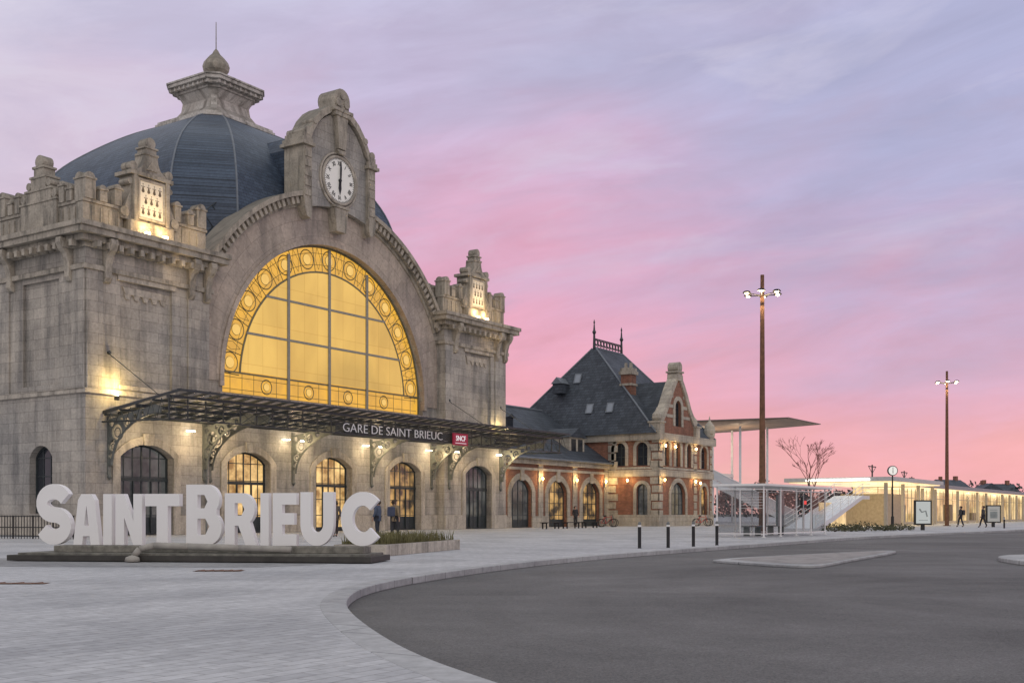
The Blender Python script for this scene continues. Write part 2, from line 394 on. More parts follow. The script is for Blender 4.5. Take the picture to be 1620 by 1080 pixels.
m=MB(); m.prism([pl(isb[:-1])],-.118,-.01,'T'); m.obj('traffic_island',None,KERB,kind='structure',bevel=.02)
m=MB()
m.add([site(-26,28.5,.004),site(-12.2,27.6,.004),site(-4,24.4,.004),site(-5.2,22.9,.004),site(-26,24.2,.004)],[(0,1,2,3,4)])
m.obj('paving_band',None,masonry('dark_setts',(.36,.36,.37),(.29,.29,.30),(.2,.2,.2),.3,.3,.01,'floor',dirt=.25),kind='structure')
for a,b,wd,dp in ((-8.05,17.6,.75,.3),(-5.62,21.5,.45,.45)):
    p=[site(a-wd,b-dp*.5,.009),site(a+wd,b-dp*.5,.009),site(a+wd,b+dp*.5,.009),site(a-wd,b+dp*.5,.009)]
    e=thing('drain_cover','rusty cast iron drain cover set in paving','drain cover',site(a,b,0),group='drain covers in the paving')
    k=MB(); k.add(p,[(0,1,2,3)])
    for i in range(5):
        t=-.8+.4*i; q0=site(a+wd*t-.03,b-dp*.45,.012); q1=site(a+wd*t+.03,b+dp*.45,.012)
        k.tube((q0[0],q0[1],.01),(q1[0],q1[1],.01),.012,n=4)
    k.obj('grate',e,RUST,world=True)
# ------------------------------------------------------------ main station
CX,CZ=18.25,8.65; AV=.7
st=thing('station_building','granite station with slate dome, arched window and clock gable','station',(18.25,0,0))
DOORS=[(3.6,0.0),(11.2,AV),(18.25,AV),(25.3,AV),(32.9,0.0)]
DW,DS,DRISE=3.3,3.95,.65
for u0,di,pn in ((0,0,(2.0,5.2)),(28.8,4,(31.3,34.5))):
    b=MB()
    b.prism([[(u0,0),(u0+7.7,0),(u0+7.7,14.4),(u0,14.4)],[(p[0],max(p[1],.001)) for p in archpts(DOORS[di][0],DW,.001,DS,DRISE)],[(pn[0],7.5),(pn[1],7.5),(pn[1],12.7),(pn[0],12.7)]],0,.6,'F')
    b.box(pn[0]-.05,pn[1]+.05,.16,.4,7.45,12.75)
    if u0==0:
        b.prism([[(.6,0),(7.2,0),(7.2,14.4),(.6,14.4)],archpts(3.6,1.9,1.1,3.9,.6),[(2.1,7.5),(5.1,7.5),(5.1,12.7),(2.1,12.7)]],0,.6,'S')
        b.box(.16,.4,2.05,5.15,7.45,12.75)
        b.box(7.1,7.7,.6,7.2,0,14.4)
    else:
        b.box(36.0,36.5,.6,7.2,0,14.4); b.box(28.8,29.3,.6,7.2,0,14.4)
    b.obj('wall',st,STONE,world=True)
    b=MB()
    b.box(pn[0]-.2,pn[1]+.2,-.1,-.001,12.7,12.95)
    b.obj('panel_lintel',st,STONE2,world=True)
    b=MB(); b.box(pn[0]-.15,pn[1]+.15,-.08,-.001,7.28,7.5); b.obj('panel_sill',st,STONE2,world=True)
    b=MB(); b.prism([[(pn[0]+.2,12.45),(pn[1]-.2,12.45),(pn[1]-.35,12.1),(pn[0]+.35,12.1)]],.06,.159,'F')
    for s in range(-2,3): xx=(pn[0]+pn[1])/2+s*.55; b.prism([[(xx-.2,12.1),(xx+.2,12.1),(xx+.1,11.85),(xx-.1,11.85)]],.08,.159,'F')
    b.obj('carved_garland',st,STONE2,world=True)
    for x0_,x1_ in ((u0+.02,u0+.95),(u0+6.2,u0+7.1)):
        b=MB(); b.box(x0_,x1_,-.09,-.001,7.2,12.95); b.obj('pilaster',st,STONE,world=True,bevel=.02)
b=MB(); b.box(-.09,-.001,.02,.95,7.2,12.95); b.obj('pilaster',st,STONE,world=True,bevel=.02)
b=MB(); b.box(-.09,-.001,6.2,7.1,7.2,12.95); b.obj('pilaster',st,STONE,world=True,bevel=.02)
b=MB(); b.box(1.2,35.3,7.2,22.5,0,14.4); b.box(.75,1.2,9,22,0,13.0); b.obj('rear_wall',st,STONE,world=True)
def arc(R,a0,a1,n=40): return [(CX+R*math.cos(a0+(a1-a0)*i/n),CZ+R*math.sin(a0+(a1-a0)*i/n)) for i in range(n+1)]
aw=math.acos(10.55/11.7)
outer=[(7.7,0),(28.8,0)]+arc(11.7,aw,math.pi-aw,48)
GR=9.0
gl=[(CX-GR,7.8),(CX+GR,7.8)]+arc(GR,0.0,math.pi,40)
b=MB(); b.prism([outer,gl]+[[(p[0],max(p[1],.001)) for p in archpts(DOORS[i][0],DW,.001,DS,DRISE)] for i in (1,2,3)],AV,AV+.6,'F')
b.obj('wall',st,STONE,world=True,label='arched granite front wall')
b=MB(); b.prism([arc(9.28,-.02,math.pi+.02)+arc(11.25,math.pi+.02,-.02)],AV-.06,AV+.1,'F')
b.obj('archivolt',st,VOUS,world=True)
b=MB()
b.prism([arc(9.0,-.05,math.pi+.05)+arc(9.28,math.pi+.05,-.05)],AV-.16,AV+.2,'F')
b.box(CX-9.4,CX+9.4,AV-.28,AV+.3,7.42,7.8)
b.obj('window_surround',st,VOUS,world=True)
g0=math.acos(3.1/12.0)
for s in (0,1):
    b=MB()
    a0,a1=(.46,g0) if s==0 else (math.pi-g0,math.pi-.46)
    for r0,r1,v0,v1 in ((11.25,11.5,AV-.15,AV+.4),(11.5,11.85,AV-.3,1.6),(11.85,12.12,AV-.6,1.9)):
        b.prism([arc(r0,a0,a1,20)+arc(r1,a1,a0,20)],v0,v1,'F')
    n=24
    for i in range(n):
        a=a0+(a1-a0)*(i+.5)/n
        b.M=Matrix.Translation((CX,0,CZ))@Matrix.Rotation(-a,4,'Y')
        b.box(11.42,11.83,AV-.5,AV-.29,-.11,.11); b.M=Matrix()
    b.obj('arch_cornice',st,STONED,world=True)
segs=[(0,3.6-DW/2-.3,0),(3.6+DW/2+.3,7.7,0),(7.7,11.2-DW/2-.3,AV),(11.2+DW/2+.3,18.25-DW/2-.3,AV),(18.25+DW/2+.3,25.3-DW/2-.3,AV),(25.3+DW/2+.3,28.8,AV),(28.8,32.9-DW/2-.3,0),(32.9+DW/2+.3,36.5,0)]
for a,c,v in segs:
    b=MB(); b.box(a-(.12 if a==0 else 0),c,v-.12,v,0,1.0)
    if a==0: b.box(-.12,0,0,7.2,0,1.0)
    b.obj('plinth',st,STONE2,world=True,bevel=.03)
for u0 in (0,28.8):
    b=MB(); b.box(u0-.12,u0+7.82,-.12,0,6.95,7.2)
    if u0==0: b.box(-.12,0,0,7.3,6.95,7.2)
    b.obj('string_course',st,STONE2,world=True,bevel=.03)
for i,(u,v) in enumerate(DOORS):
    b=MB()
    o=archpts(u,DW+.9,0.0,DS,DRISE+.42); n_=archpts(u,DW,0.0,DS,DRISE)
    pts=[o[1]]+o[2:]+[o[0]]+[n_[0]]+n_[2:][::-1]+[n_[1]]
    b.prism([pts],v-.1,v+.002,'F')
    b.prism([[(u-.28,DS+DRISE-.05),(u+.28,DS+DRISE-.05),(u+.36,DS+DRISE+.55),(u-.36,DS+DRISE+.55)]],v-.22,v-.09,'F')
    b.obj('door_surround',st,STONE2,world=True,bevel=.02)
    gm=[DOORLO,DOORHI,DOORHI,DOORMD,DOORLO][i]
    window('door',st,u,DW-.02,.02,DS,DRISE,v+.4,6,4,gm,solid=.9 if i!=2 else .25,bar=.05)
    b=MB(); b.box(u-DW/2+.05,u+DW/2-.05,v+.34,v+.42,2.75,2.92)
    for s in (-1,1):
        b.box(u+s*DW/6-.04,u+s*DW/6+.04,v+.33,v+.4,.1,2.75)
    b.obj('door_transom',st,FRAME,world=True)
window('window',st,3.6,1.88,1.12,3.9,.58,.35,3,3,DGLASS,fr='S')
CREST=basic('crest_enamel',(.80,.74,.62),.5,0,.1,3); INK=basic('faded_crest_ink',(.13,.10,.07),.7,0,.3)
FLM=lampmat('floodlight_lens',(1,.75,.4),9)
for u0 in (0,28.8):
    b=MB()
    for e,z0,z1 in ((.18,12.95,13.2),(.12,14.0,14.25),(.42,14.25,14.55),(.75,14.55,14.85),(.86,14.85,15.1)):
        b.box(u0-e,u0+7.7+e,-e,7.2+e,z0,z1) if z0>14.3 else (b.box(u0-e,u0+7.7+e,-e,0,z0,z1),b.box(u0-e,u0,0,7.2,z0,z1),b.box(u0+7.7,u0+7.7+e,0,.7,z0,z1))
    for i in range(12):
        x=u0+.35+i*.636; b.box(x-.12,x+.12,-.62,-.1,13.98,14.3)
        if i<11: y=.35+i*.636; b.box(u0-.62,u0-.1,y-.12,y+.12,13.98,14.3)
    def cons(M):
        b.M=M
        b.prism([[(0,14.5),(-.70,14.5),(-.74,14.25),(-.60,13.95),(-.40,13.75),(-.28,13.35),(-.24,12.9),(-.27,12.65),(-.15,12.45),(0,12.4)]],-.2,.2,'S'); b.M=Matrix()
    for x in (1.15,6.35): cons(Matrix.Translation((u0+x,0,0)))
    for y in (1.15,6.0): cons(Matrix.Translation((u0,y,0))@Matrix.Rotation(-math.pi/2,4,'Z'))
    cons(Matrix.Translation((u0+7.45,0,0)))
    b.obj('cornice',st,STONED,world=True,bevel=.02)
    b=MB()
    def merlon(x,z0,h,w_):
        b.box(x-w_/2,x+w_/2,-.12,.55,z0,z0+h); b.box(x-w_/2-.05,x+w_/2+.05,-.17,.6,z0+h,z0+h+.1)
        b.M=b.M@Matrix.Translation((x,0,z0+h+.1)); n=10
        pts=[(w_*.48*math.cos(math.pi*i/n),w_*.42*math.sin(math.pi*i/n)) for i in range(n+1)]
        b.prism([pts],-.1,.53,'F'); b.M=b.M@Matrix.Translation((-x,0,-z0-h-.1))
    def par(L,M,big):
        b.M=M.copy(); h=L/2; sk=1.5
        b.box(-h+.05,-sk,0,.5,15.1,16.2); b.box(sk,h-.05,0,.5,15.1,16.2)
        b.box(-h,-sk,-.07,.57,16.2,16.36); b.box(sk,h,-.07,.57,16.2,16.36)
        for s in (-1,1):
            for t,hh,ww in ((h-.4,.95,.6),(h-1.15,.55,.42),(sk+.35,.8,.42)): merlon(s*t,16.36,hh,ww)
            for k in range(4): b.box(s*(sk+.25+k*.5)-.09,s*(sk+.25+k*.5)+.09,-.05,.01,15.3,16.05)
        if big:
            b.box(-1.1,1.1,-.25,.8,15.1,18.1); b.box(-1.32,1.32,-.4,.9,18.1,18.3)
            b.box(-1.35,1.35,-.4,.5,15.1,15.8)
            for s in (-1,1):
                n=8; sc=[(s*1.1,15.8),(s*1.75,15.8),(s*1.78,16.2)]+[(s*(1.62-.45*math.sin(i/n*1.5)),16.3+1.3*i/n) for i in range(n+1)]+[(s*1.1,17.7)]
                b.prism([sc],-.18,.5,'F'); b.M=M.copy()
                b.tube((s*1.55,-.24,16.15),(s*1.55,.5,16.15),.26,.26,12); b.tube((s*1.22,-.24,17.75),(s*1.22,.5,17.75),.17,.17,12)
                b.box(s*.98-.12,s*.98+.12,-.38,-.24,15.8,18.1)
                b.tube((s*1.1,-.33,18.52),(s*1.1,.4,18.52),.24,.24,12)
            n=10; tp=[(-1.0,18.3),(1.0,18.3)]+[(.9-.5*math.sin(i/n*1.57),18.45+.85*(1-math.cos(i/n*1.57))) for i in range(n+1)]
            tp+=[(-x,z) for x,z in tp[2:][::-1]]
            b.prism([tp],-.3,.5,'F')
            b.box(-.45,.45,-.34,.45,19.28,19.4); b.box(-.33,.33,-.28,.4,19.4,19.62); b.box(-.42,.42,-.33,.44,19.62,19.72)
            b.tube((0,-.26,19.92),(0,.38,19.92),.30,.30,16)
            b.prism([[(-.35,18.5),(.35,18.5),(0,19.0)]],-.36,-.29,'F')
        else:
            for w_,z0,z1 in ((1.5,15.1,16.7),(1.05,16.7,17.3),(.62,17.3,17.95)):
                b.box(-w_,w_,-.15,.6,z0,z1); b.box(-w_-.06,w_+.06,-.2,.66,z1-.1,z1+.02)
            for s in (-1,1):
                b.tube((s*1.28,-.14,16.95),(s*1.28,.55,16.95),.22,.22,12); b.tube((s*.83,-.14,17.55),(s*.83,.55,17.55),.2,.2,12)
            b.box(-.4,.4,-.12,.55,17.97,18.35); b.box(-.48,.48,-.17,.6,18.35,18.47); b.tube((0,-.1,18.7),(0,.52,18.7),.33,.33,14)
        b.M=Matrix()
    par(7.7,Matrix.Translation((u0+3.65,0,0)),True)
    par(7.2,Matrix.Translation((u0,3.6,0))@Matrix.Rotation(-math.pi/2,4,'Z'),False)
    b.obj('parapet',st,STONED,world=True,bevel=.015)
    b=MB(); x=u0+3.65
    b.prism([[(x-.72,16.05),(x+.72,16.05),(x+.72,17.9),(x-.72,17.9)]],-.30,-.255,'F')
    pn=b.obj('crest_panel',st,CREST,world=True)
    b=MB(); b.prism([[(x-.82,15.95),(x+.82,15.95),(x+.82,18.0),(x-.82,18.0)],[(x-.71,16.07),(x+.71,16.07),(x+.71,17.88),(x-.71,17.88)]],-.34,-.25,'F')
    o=b.obj('crest_frame',st,STONE2,world=True); o.parent=pn
    for j in range(3):
        for i in range(4 if j%2==0 else 3):
            b=MB()
            cx=x+(-.52+.347*i if j%2==0 else -.347+.347*i); cz=17.52-.55*j
            b.prism([[(cx,cz+.17),(cx+.04,cz+.02),(cx+.09,cz-.16),(cx,cz-.22),(cx-.09,cz-.16),(cx-.04,cz+.02)]],-.316,-.302,'F')
            for dx,dz in ((-.08,.09),(.08,.09),(0,.22)): b.box(cx+dx-.022,cx+dx+.022,-.316,-.302,cz+dz-.022,cz+dz+.022)
            o=b.obj('ermine_mark',st,INK,world=True); o.parent=pn
    for dx in (-.55,.55):
        b=MB(); b.box(x+dx-.12,x+dx+.12,-.78,-.6,15.12,15.25)
        b.obj('floodlight',st,FLM,world=True)
    for dx in (-.55,.55): light('POINT',(x+dx,-.68,15.5),38,(1,.66,.27),.08)
    light('POINT',(x,-1.2,16.6),34,(1,.72,.36),.12)
    light('POINT',(x+2.6,-.9,15.7),18,(1,.68,.30),.1); light('POINT',(x-2.6,-.9,15.7),12,(1,.68,.30),.1)
    light('POINT',(x+1.5,-1.0,13.6),14,(1,.70,.34),.15)
# dome
DY=11.3
prof=[(10.0,14.0),(10,16),(9.97,17.6),(9.78,19.3),(9.35,20.9),(8.65,22.25),(7.75,23.4),(6.7,24.35),(5.45,25.3),(4.2,26.1),(2.9,26.75)]
def cr(p,t,i):
    a=p[max(0,i-1)];b_=p[i];c=p[min(len(p)-1,i+1)];d=p[min(len(p)-1,i+2)]
    return tuple(.5*((2*b_[k])+(-a[k]+c[k])*t+(2*a[k]-5*b_[k]+4*c[k]-d[k])*t*t+(-a[k]+3*b_[k]-3*c[k]+d[k])*t**3) for k in (0,1))
pr=[cr(prof,t/3,i) for i in range(len(prof)-1) for t in range(3)]+[prof[-1]]
def ring(a,c): return [(-a,-a+c),(-a+c,-a),(a-c,-a),(a,-a+c),(a,a-c),(a-c,a),(-a+c,a),(-a,a-c)]
vs=[];fs=[]
for a,z in pr:
    for q in ring(a,a*.27): vs.append((CX+q[0],DY+q[1],z))
for j in range(len(pr)-1):
    for i in range(8): fs.append((j*8+i,j*8+(i+1)%8,(j+1)*8+(i+1)%8,(j+1)*8+i))
b=MB(); b.add(vs,fs); dome=b.obj('dome_roof',st,SLATE,world=True)
for i in range(8):
    b=MB(); b.path([vs[j*8+i] for j in range(2,len(pr))],.06,5)
    o=b.obj('hip_flashing',st,LEAD,world=True); o.parent=dome
# lantern
b=MB()
def sq(s,z0,z1,c=.25,s2=None):
    s2=s2 or s; k=[]
    for q in ring(s/2,s/2*c): k.append((CX+q[0],DY+q[1],z0))
    for q in ring(s2/2,s2/2*c): k.append((CX+q[0],DY+q[1],z1))
    b.add(k,[tuple(range(8))[::-1],tuple(range(8,16))]+[(i,(i+1)%8,8+(i+1)%8,8+i) for i in range(8)])
sq(5.7,26.35,26.65);sq(6.3,26.65,26.82);sq(6.05,26.82,27.0);sq(4.9,27.0,27.35,.25,4.5)
sq(4.2,27.35,27.8,.25,3.5);sq(3.5,27.8,28.4,.25,3.2);sq(3.2,28.4,28.95,.25,3.9);sq(4.1,28.95,29.15);sq(4.6,29.15,29.35);sq(5.0,29.35,29.58);sq(5.15,29.58,29.7);sq(4.5,29.7,29.85,.25,2.9);sq(2.1,29.85,30.4,.3,1.4)
for i in range(9):
    t=-1.8+i*.45
    b.box(CX+t-.08,CX+t+.08,DY-2.38,DY-2.0,29.1,29.35); b.box(CX-2.38,CX-2.0,DY+t-.08,DY+t+.08,29.1,29.35)
    t=-2.4+i*.6
    b.box(CX+t-.1,CX+t+.1,DY-2.98,DY-2.6,26.4,26.65); b.box(CX-2.98,CX-2.6,DY+t-.1,DY+t+.1,26.4,26.65)
for an in range(4):
    b.M=Matrix.Translation((CX,DY,0))@Matrix.Rotation(an*math.pi/2+math.pi/4,4,'Z')
    b.prism([[(1.7,27.0),(3.1,27.0),(3.05,27.3),(2.6,27.5),(2.25,27.9),(2.15,28.5),(2.45,29.1),(1.7,29.1)]],-.2,.2,'F'); b.M=Matrix()
lan=b.obj('lantern',st,stained('pale_lantern_stone',(.64,.61,.57),(.52,.48,.44),(.18,.165,.145)),world=True,bevel=.02)
b=MB(); b.lathe([(.75,30.4),(.98,30.55),(.66,30.65),(.84,30.9),(.90,31.2),(.80,31.5),(.55,31.8),(.28,32.05),(.14,32.3),(.035,32.42),(.025,34.2),(.005,34.25)],CX,DY,8)
o=b.obj('finial',st,STONED,world=True,smooth=False); o.parent=lan
# clock gable
def mir(p): return p+[(-x,z) for x,z in reversed(p)]
KX=.9
left=[(-.9,19.93),(-1.7,19.82),(-2.6,19.64),(-3.5,19.4),(-3.5,23.3),(-2.75,23.7),(-2.4,24.3),(-1.85,24.95),(-1.15,25.45),(-.8,25.6),(-.8,25.9)]
b=MB(); b.prism([[(CX+x*KX,z) for x,z in mir(left)]],.28,1.5,'F'); b.obj('clock_gable',st,STONE,world=True)
hood=[(-2.95,23.5),(-2.7,24.05),(-2.2,24.75),(-1.65,25.25),(-1.0,25.65),(-.75,25.9),(-.75,26.1),(-1.25,26.0),(-1.9,25.6),(-2.5,25.0),(-3.0,24.2),(-3.2,23.5)]
b=MB()
for s in (-1,1):
    K=s*KX
    b.prism([[(CX+K*x,z) for x,z in hood]],0.05,1.7,'F')
    xs=sorted((CX+K*2.85,CX+K*3.6)); b.box(xs[0],xs[1],.05,1.7,19.9,23.1)
    for k in range(5): b.box(xs[0]+.06,xs[1]-.06,-.0,.06,20.1+k*.58,20.5+k*.58)
    xs=sorted((CX+K*2.7,CX+K*3.85)); b.box(xs[0],xs[1],-.12,1.85,23.1,23.3); b.box(xs[0]+.1,xs[1]-.1,-.02,1.75,23.3,23.55)
    b.box(xs[0]+.22,xs[1]-.22,.02,1.65,23.55,23.85)
    b.tube((CX+K*3.25,.0,23.98),(CX+K*3.25,1.6,23.98),.25,.25,14)
    b.tube((CX+K*2.55,.0,24.75),(CX+K*2.55,1.0,24.75),.2,.2,12)
    b.prism([[(CX+K*2.85,19.9),(CX+K*3.6,19.9),(CX+K*3.62,19.4),(CX+K*3.4,18.9),(CX+K*3.05,18.75),(CX+K*2.9,19.0)]],.0,.7,'F')
b.prism([[(CX-.3,23.6),(CX+.3,23.6),(CX+.5,25.6),(CX-.5,25.6)]],-.1,.4,'F')
b.prism([[(CX-.38,23.55),(CX+.38,23.55),(CX+.26,23.3),(CX-.26,23.3)]],-.04,.4,'F')
b.box(CX-.7,CX+.7,-.17,1.4,25.6,25.85)
b.box(CX-.85,CX+.85,-.22,1.5,25.85,26.05)
b.box(CX-.66,CX+.66,-.02,1.3,26.05,26.6); b.tube((CX,-.06,26.65),(CX,1.36,26.65),.70,.70,20)
for s in (-1,1): b.tube((CX+s*.36,-.14,26.45),(CX+s*.36,.1,26.45),.26,.26,14); 
b.tube((CX,-.14,26.9),(CX,.1,26.9),.22,.22,14)
b.prism([[(CX-.42,18.5),(CX+.42,18.5),(CX+.62,19.95),(CX-.62,19.95)]],.0,.66,'F'); b.box(CX-.7,CX+.7,-.06,.3,19.95,20.1)
b.obj('gable_moulding',st,STONED,world=True,bevel=.015)
b=MB(); b.prism([[(CX-2.8,19.5),(CX+2.8,19.5),(CX+2.8,23.2),(CX+1.9,24.3),(CX,25.2),(CX-1.9,24.3),(CX-2.8,23.2)]],1.7,6.5,'F'); b.obj('gable_roof',st,SLATE,world=True)
CKZ=21.72; CR=1.38
b=MB(); b.tube((CX,.18,CKZ),(CX,.27,CKZ),CR,CR,48); ck=b.obj('clock_face',st,lampmat('backlit_enamel_dial',(.70,.68,.64),.18),world=True)
b=MB(); b.torus((CX,.2,CKZ),CR+.07,.1,48,8); b.torus((CX,.24,CKZ),CR+.28,.08,48,6); o=b.obj('clock_bezel',st,STONE2,world=True,smooth=True); o.parent=ck
b=MB(); q=CR/1.5
for i,t in enumerate(['XII','I','II','III','IIII','V','VI','VII','VIII','IX','X','XI']):
    a=math.pi/2-i*math.pi/6
    M=Matrix.Translation((CX+1.13*q*math.cos(a),.165,CKZ+1.13*q*math.sin(a)))@Matrix.Rotation(-(a-math.pi/2),4,'Y')@Matrix.Rotation(math.pi/2,4,'X')
    b.text(t,.40*q,M,.008,.004,sx=.8)
for i in range(60):
    a=i*math.pi/30; b.tube((CX+1.36*q*math.cos(a),.17,CKZ+1.36*q*math.sin(a)),(CX+1.43*q*math.cos(a),.17,CKZ+1.43*q*math.sin(a)),.016,n=4)
b.torus((CX,.175,CKZ),1.45*q,.012,48,4)
o=b.obj('numeral',st,BLACK,world=True); o.parent=ck
b=MB(); b.prism([[(CX-.06,CKZ+.1),(CX+.06,CKZ+.1),(CX+.12,CKZ-.5),(CX,CKZ-.9),(CX-.12,CKZ-.5)]],.11,.14,'F'); o=b.obj('hour_hand',st,BLACK,world=True); o.parent=ck
b=MB(); b.prism([[(CX-.04,CKZ-.3),(CX+.06,CKZ-.3),(CX+.12,CKZ+.7),(CX+.07,CKZ+1.2),(CX+.02,CKZ+1.2),(CX-.03,CKZ+.7)]],.075,.1,'F'); b.tube((CX,.06,CKZ),(CX,.18,CKZ),.1,.1,12); o=b.obj('minute_hand',st,BLACK,world=True); o.parent=ck
for s in (1,-1):
    b=MB(); pts=[];low=[]
    for i in range(26):
        a=.42+(1.25-.42)*i/25
        a=a if s==1 else math.pi-a
        pts.append((CX+13.1*math.cos(a),2.3,CZ+12.9*math.sin(a))); low.append((CX+12.1*math.cos(a),2.3,CZ+12.0*math.sin(a)))
    b.path(pts,.035,5); b.path(low,.03,5)
    for i in range(0,26,2): b.tube(low[i],pts[i],.025,n=5)
    b.obj('roof_railing',st,IRON,world=True)
# great window
MUL=basic('pale_grey_mullion',(.30,.29,.24),.5,.1,.15)
b=MB()
IR=7.45
def ringp(R): return arc(R,0.0,math.pi,48)
v0=AV+.32; v1=AV+.44
b.prism([ringp(GR)+[(CX-GR,7.8),(CX+GR,7.8)],ringp(GR-.12)+[(CX-GR+.12,7.92),(CX+GR-.12,7.92)]],v0,v1,'F')
b.prism([arc(IR,.06,math.pi-.06,40)+arc(IR-.11,math.pi-.06,.06,40)],v0+.01,v1-.01,'F')
b.box(CX-GR+.1,CX+GR-.1,v0+.012,v1-.012,9.05,9.15)
def rosette(x,z,r=.62):
    b.torus((x,v0+.05,z),r,.035,20,4); b.torus((x,v0+.05,z),r*.55,.022,16,4)
nR=13
for i in range(nR):
    a=math.pi*(i+.5)/nR
    rosette(CX+8.18*math.cos(a),CZ+8.18*math.sin(a),.58)
    for da in (-.078,.078):
        aa=a+da; b.tube((CX+IR*math.cos(aa),v0+.05,CZ+IR*math.sin(aa)),(CX+(GR-.1)*math.cos(aa),v0+.05,CZ+(GR-.1)*math.sin(aa)),.028,n=4)
    a2=math.pi*(i)/nR
    if 0<i: b.path([(CX+r*math.cos(a2+d),v0+.05,CZ+r*math.sin(a2+d)) for r,d in ((IR+.1,0),(8.2,.03),(GR-.1,0),(8.2,-.03))],.015,4,True)
b.path([(CX+7.85*math.cos(math.pi*i/40),v0+.05,CZ+7.85*math.sin(math.pi*i/40)) for i in range(2,39)],.016,4)
b.path([(CX+8.55*math.cos(math.pi*i/40),v0+.05,CZ+8.55*math.sin(math.pi*i/40)) for i in range(0,41)],.016,4)
for u in (-5.3,-1.78,1.78,5.3): rosette(CX+u,8.48,.42)
for i in range(19):
    u=-8.1+i*.9
    if min(abs(u-q_) for q_ in (-5.3,-1.78,1.78,5.3))>.5: b.tube((CX+u,v0+.05,7.9),(CX+u,v0+.05,9.1),.02,n=4)
for z in (8.15,8.82): b.tube((CX-8.7,v0+.05,z),(CX+8.7,v0+.05,z),.016,n=4)
gw=b.obj('great_window',st,IRONG,world=True)
for u in (-3.55,0,3.55):
    b=MB(); zt=CZ+math.sqrt(IR*IR-u*u)
    b.box(CX+u-.10,CX+u+.10,v0-.04,v1+.004,7.9,zt+1.4); o=b.obj('mullion',st,MUL,world=True); o.parent=gw
for z in (11.45,13.8):
    b=MB(); h=math.sqrt(IR*IR-(z-CZ)**2); b.box(CX-h,CX+h,v0-.02,v1-.03,z-.07,z+.07); o=b.obj('transom',st,MUL,world=True); o.parent=gw
b=MB(); b.prism([arc(IR-.06,.075,math.pi-.075,40)],AV+.36,AV+.38,'F'); o=b.obj('amber_glass',st,AMBER,world=True); o.parent=gw
b=MB(); b.prism([ringp(GR-.02)+[(CX-GR+.02,7.82),(CX+GR-.02,7.82)]],AV+.385,AV+.405,'F'); o=b.obj('ring_glass',st,AMBERR,world=True); o.parent=gw
RG=glow('pale_rosette_glass',(.92,.58,.14),(.84,.50,.11),1.0)
for x,z,r in [(CX+8.18*math.cos(math.pi*(i+.5)/nR),CZ+8.18*math.sin(math.pi*(i+.5)/nR),.32) for i in range(nR)]+[(CX+u,8.48,.23) for u in (-5.3,-1.78,1.78,5.3)]:
    b=MB(); b.tube((x,AV+.352,z),(x,AV+.356,z),r,r,16); o=b.obj('rosette_glass',st,RG,world=True); o.parent=gw
# ------------------------------------------------------------ canopy
can=thing('entrance_canopy','dark iron and glass canopy on scrolled brackets','canopy',(18.25,-2.5,6.2))
def cz(v): return 6.0+(-v)/5.6*.8
b=MB()
x=1.0
while x<=36.21:
    vb=0 if (x<7.7 or x>28.8) else AV
    b.add([(x-.04,vb,cz(0)-.02),(x+.04,vb,cz(0)-.02),(x+.04,-5.7,cz(-5.7)-.02),(x-.04,-5.7,cz(-5.7)-.02),(x-.04,vb,cz(0)+.14),(x+.04,vb,cz(0)+.14),(x+.04,-5.7,cz(-5.7)+.09),(x-.04,-5.7,cz(-5.7)+.09)],[(0,3,2,1),(4,5,6,7),(0,1,5,4),(1,2,6,5),(2,3,7,6),(3,0,4,7)])
    x+=.88
for v,h in ((-.25,.1),(-1.4,.08),(-2.6,.14),(-3.8,.08)):
    b.box(.9,36.3,v-.04,v+.04,cz(v)-.05-h,cz(v)-.03)
b.box(.85,36.35,-5.1,-4.86,cz(-4.9)-.2,cz(-4.9)-.06)
b.box(.85,36.35,-5.04,-4.92,5.5,5.56); b.box(.85,36.35,-5.02,-4.94,6.16,6.2)
x=.9
while x<36.3:
    b.box(x-.025,x+.025,-5.01,-4.95,5.5,cz(-4.9)-.1)
    if x+1.1<36.3: b.tube((x,-4.98,5.54),(x+1.1,-4.98,6.18),.014,n=4); b.tube((x,-4.98,6.18),(x+1.1,-4.98,5.54),.014,n=4)
    x+=1.1
b.box(.8,36.4,-5.74,-5.66,cz(-5.7)-.04,cz(-5.7)+.06)
for x in (.95,36.25):
    b.tube((x,0,5.6),(x,-5.0,5.5),.05,n=6)
    for i in range(7): v=-.3-i*.75; b.tube((x,v,5.58),(x,v-.35,cz(v)-.05),.02,n=4); b.tube((x,v-.7,5.56),(x,v-.35,cz(v)-.05),.02,n=4)
b.obj('canopy_frame',can,IRON,world=True)
b=MB()
for i in range(7): b.box(12.3,24.7,-4.92,-4.89,5.56+i*.085,5.62+i*.085)
b.obj('louvred_backing',can,IRON,world=True)
b=MB(); b.add([(.95,0,cz(0)+.15),(36.25,0,cz(0)+.15),(36.25,-5.65,cz(-5.65)+.1),(.95,-5.65,cz(-5.65)+.1)],[(0,1,2,3)]); b.obj('canopy_glazing',can,CGLASS,world=True)
def circ(cx,cz_,r,n=14): return [(cx+r*math.cos(2*math.pi*i/n),cz_+r*math.sin(2*math.pi*i/n)) for i in range(n)]
BR=[(1.3,0),(7.3,0),(8.3,AV),(14.7,AV),(21.8,AV),(28.2,AV),(29.3,0),(35.7,0)]
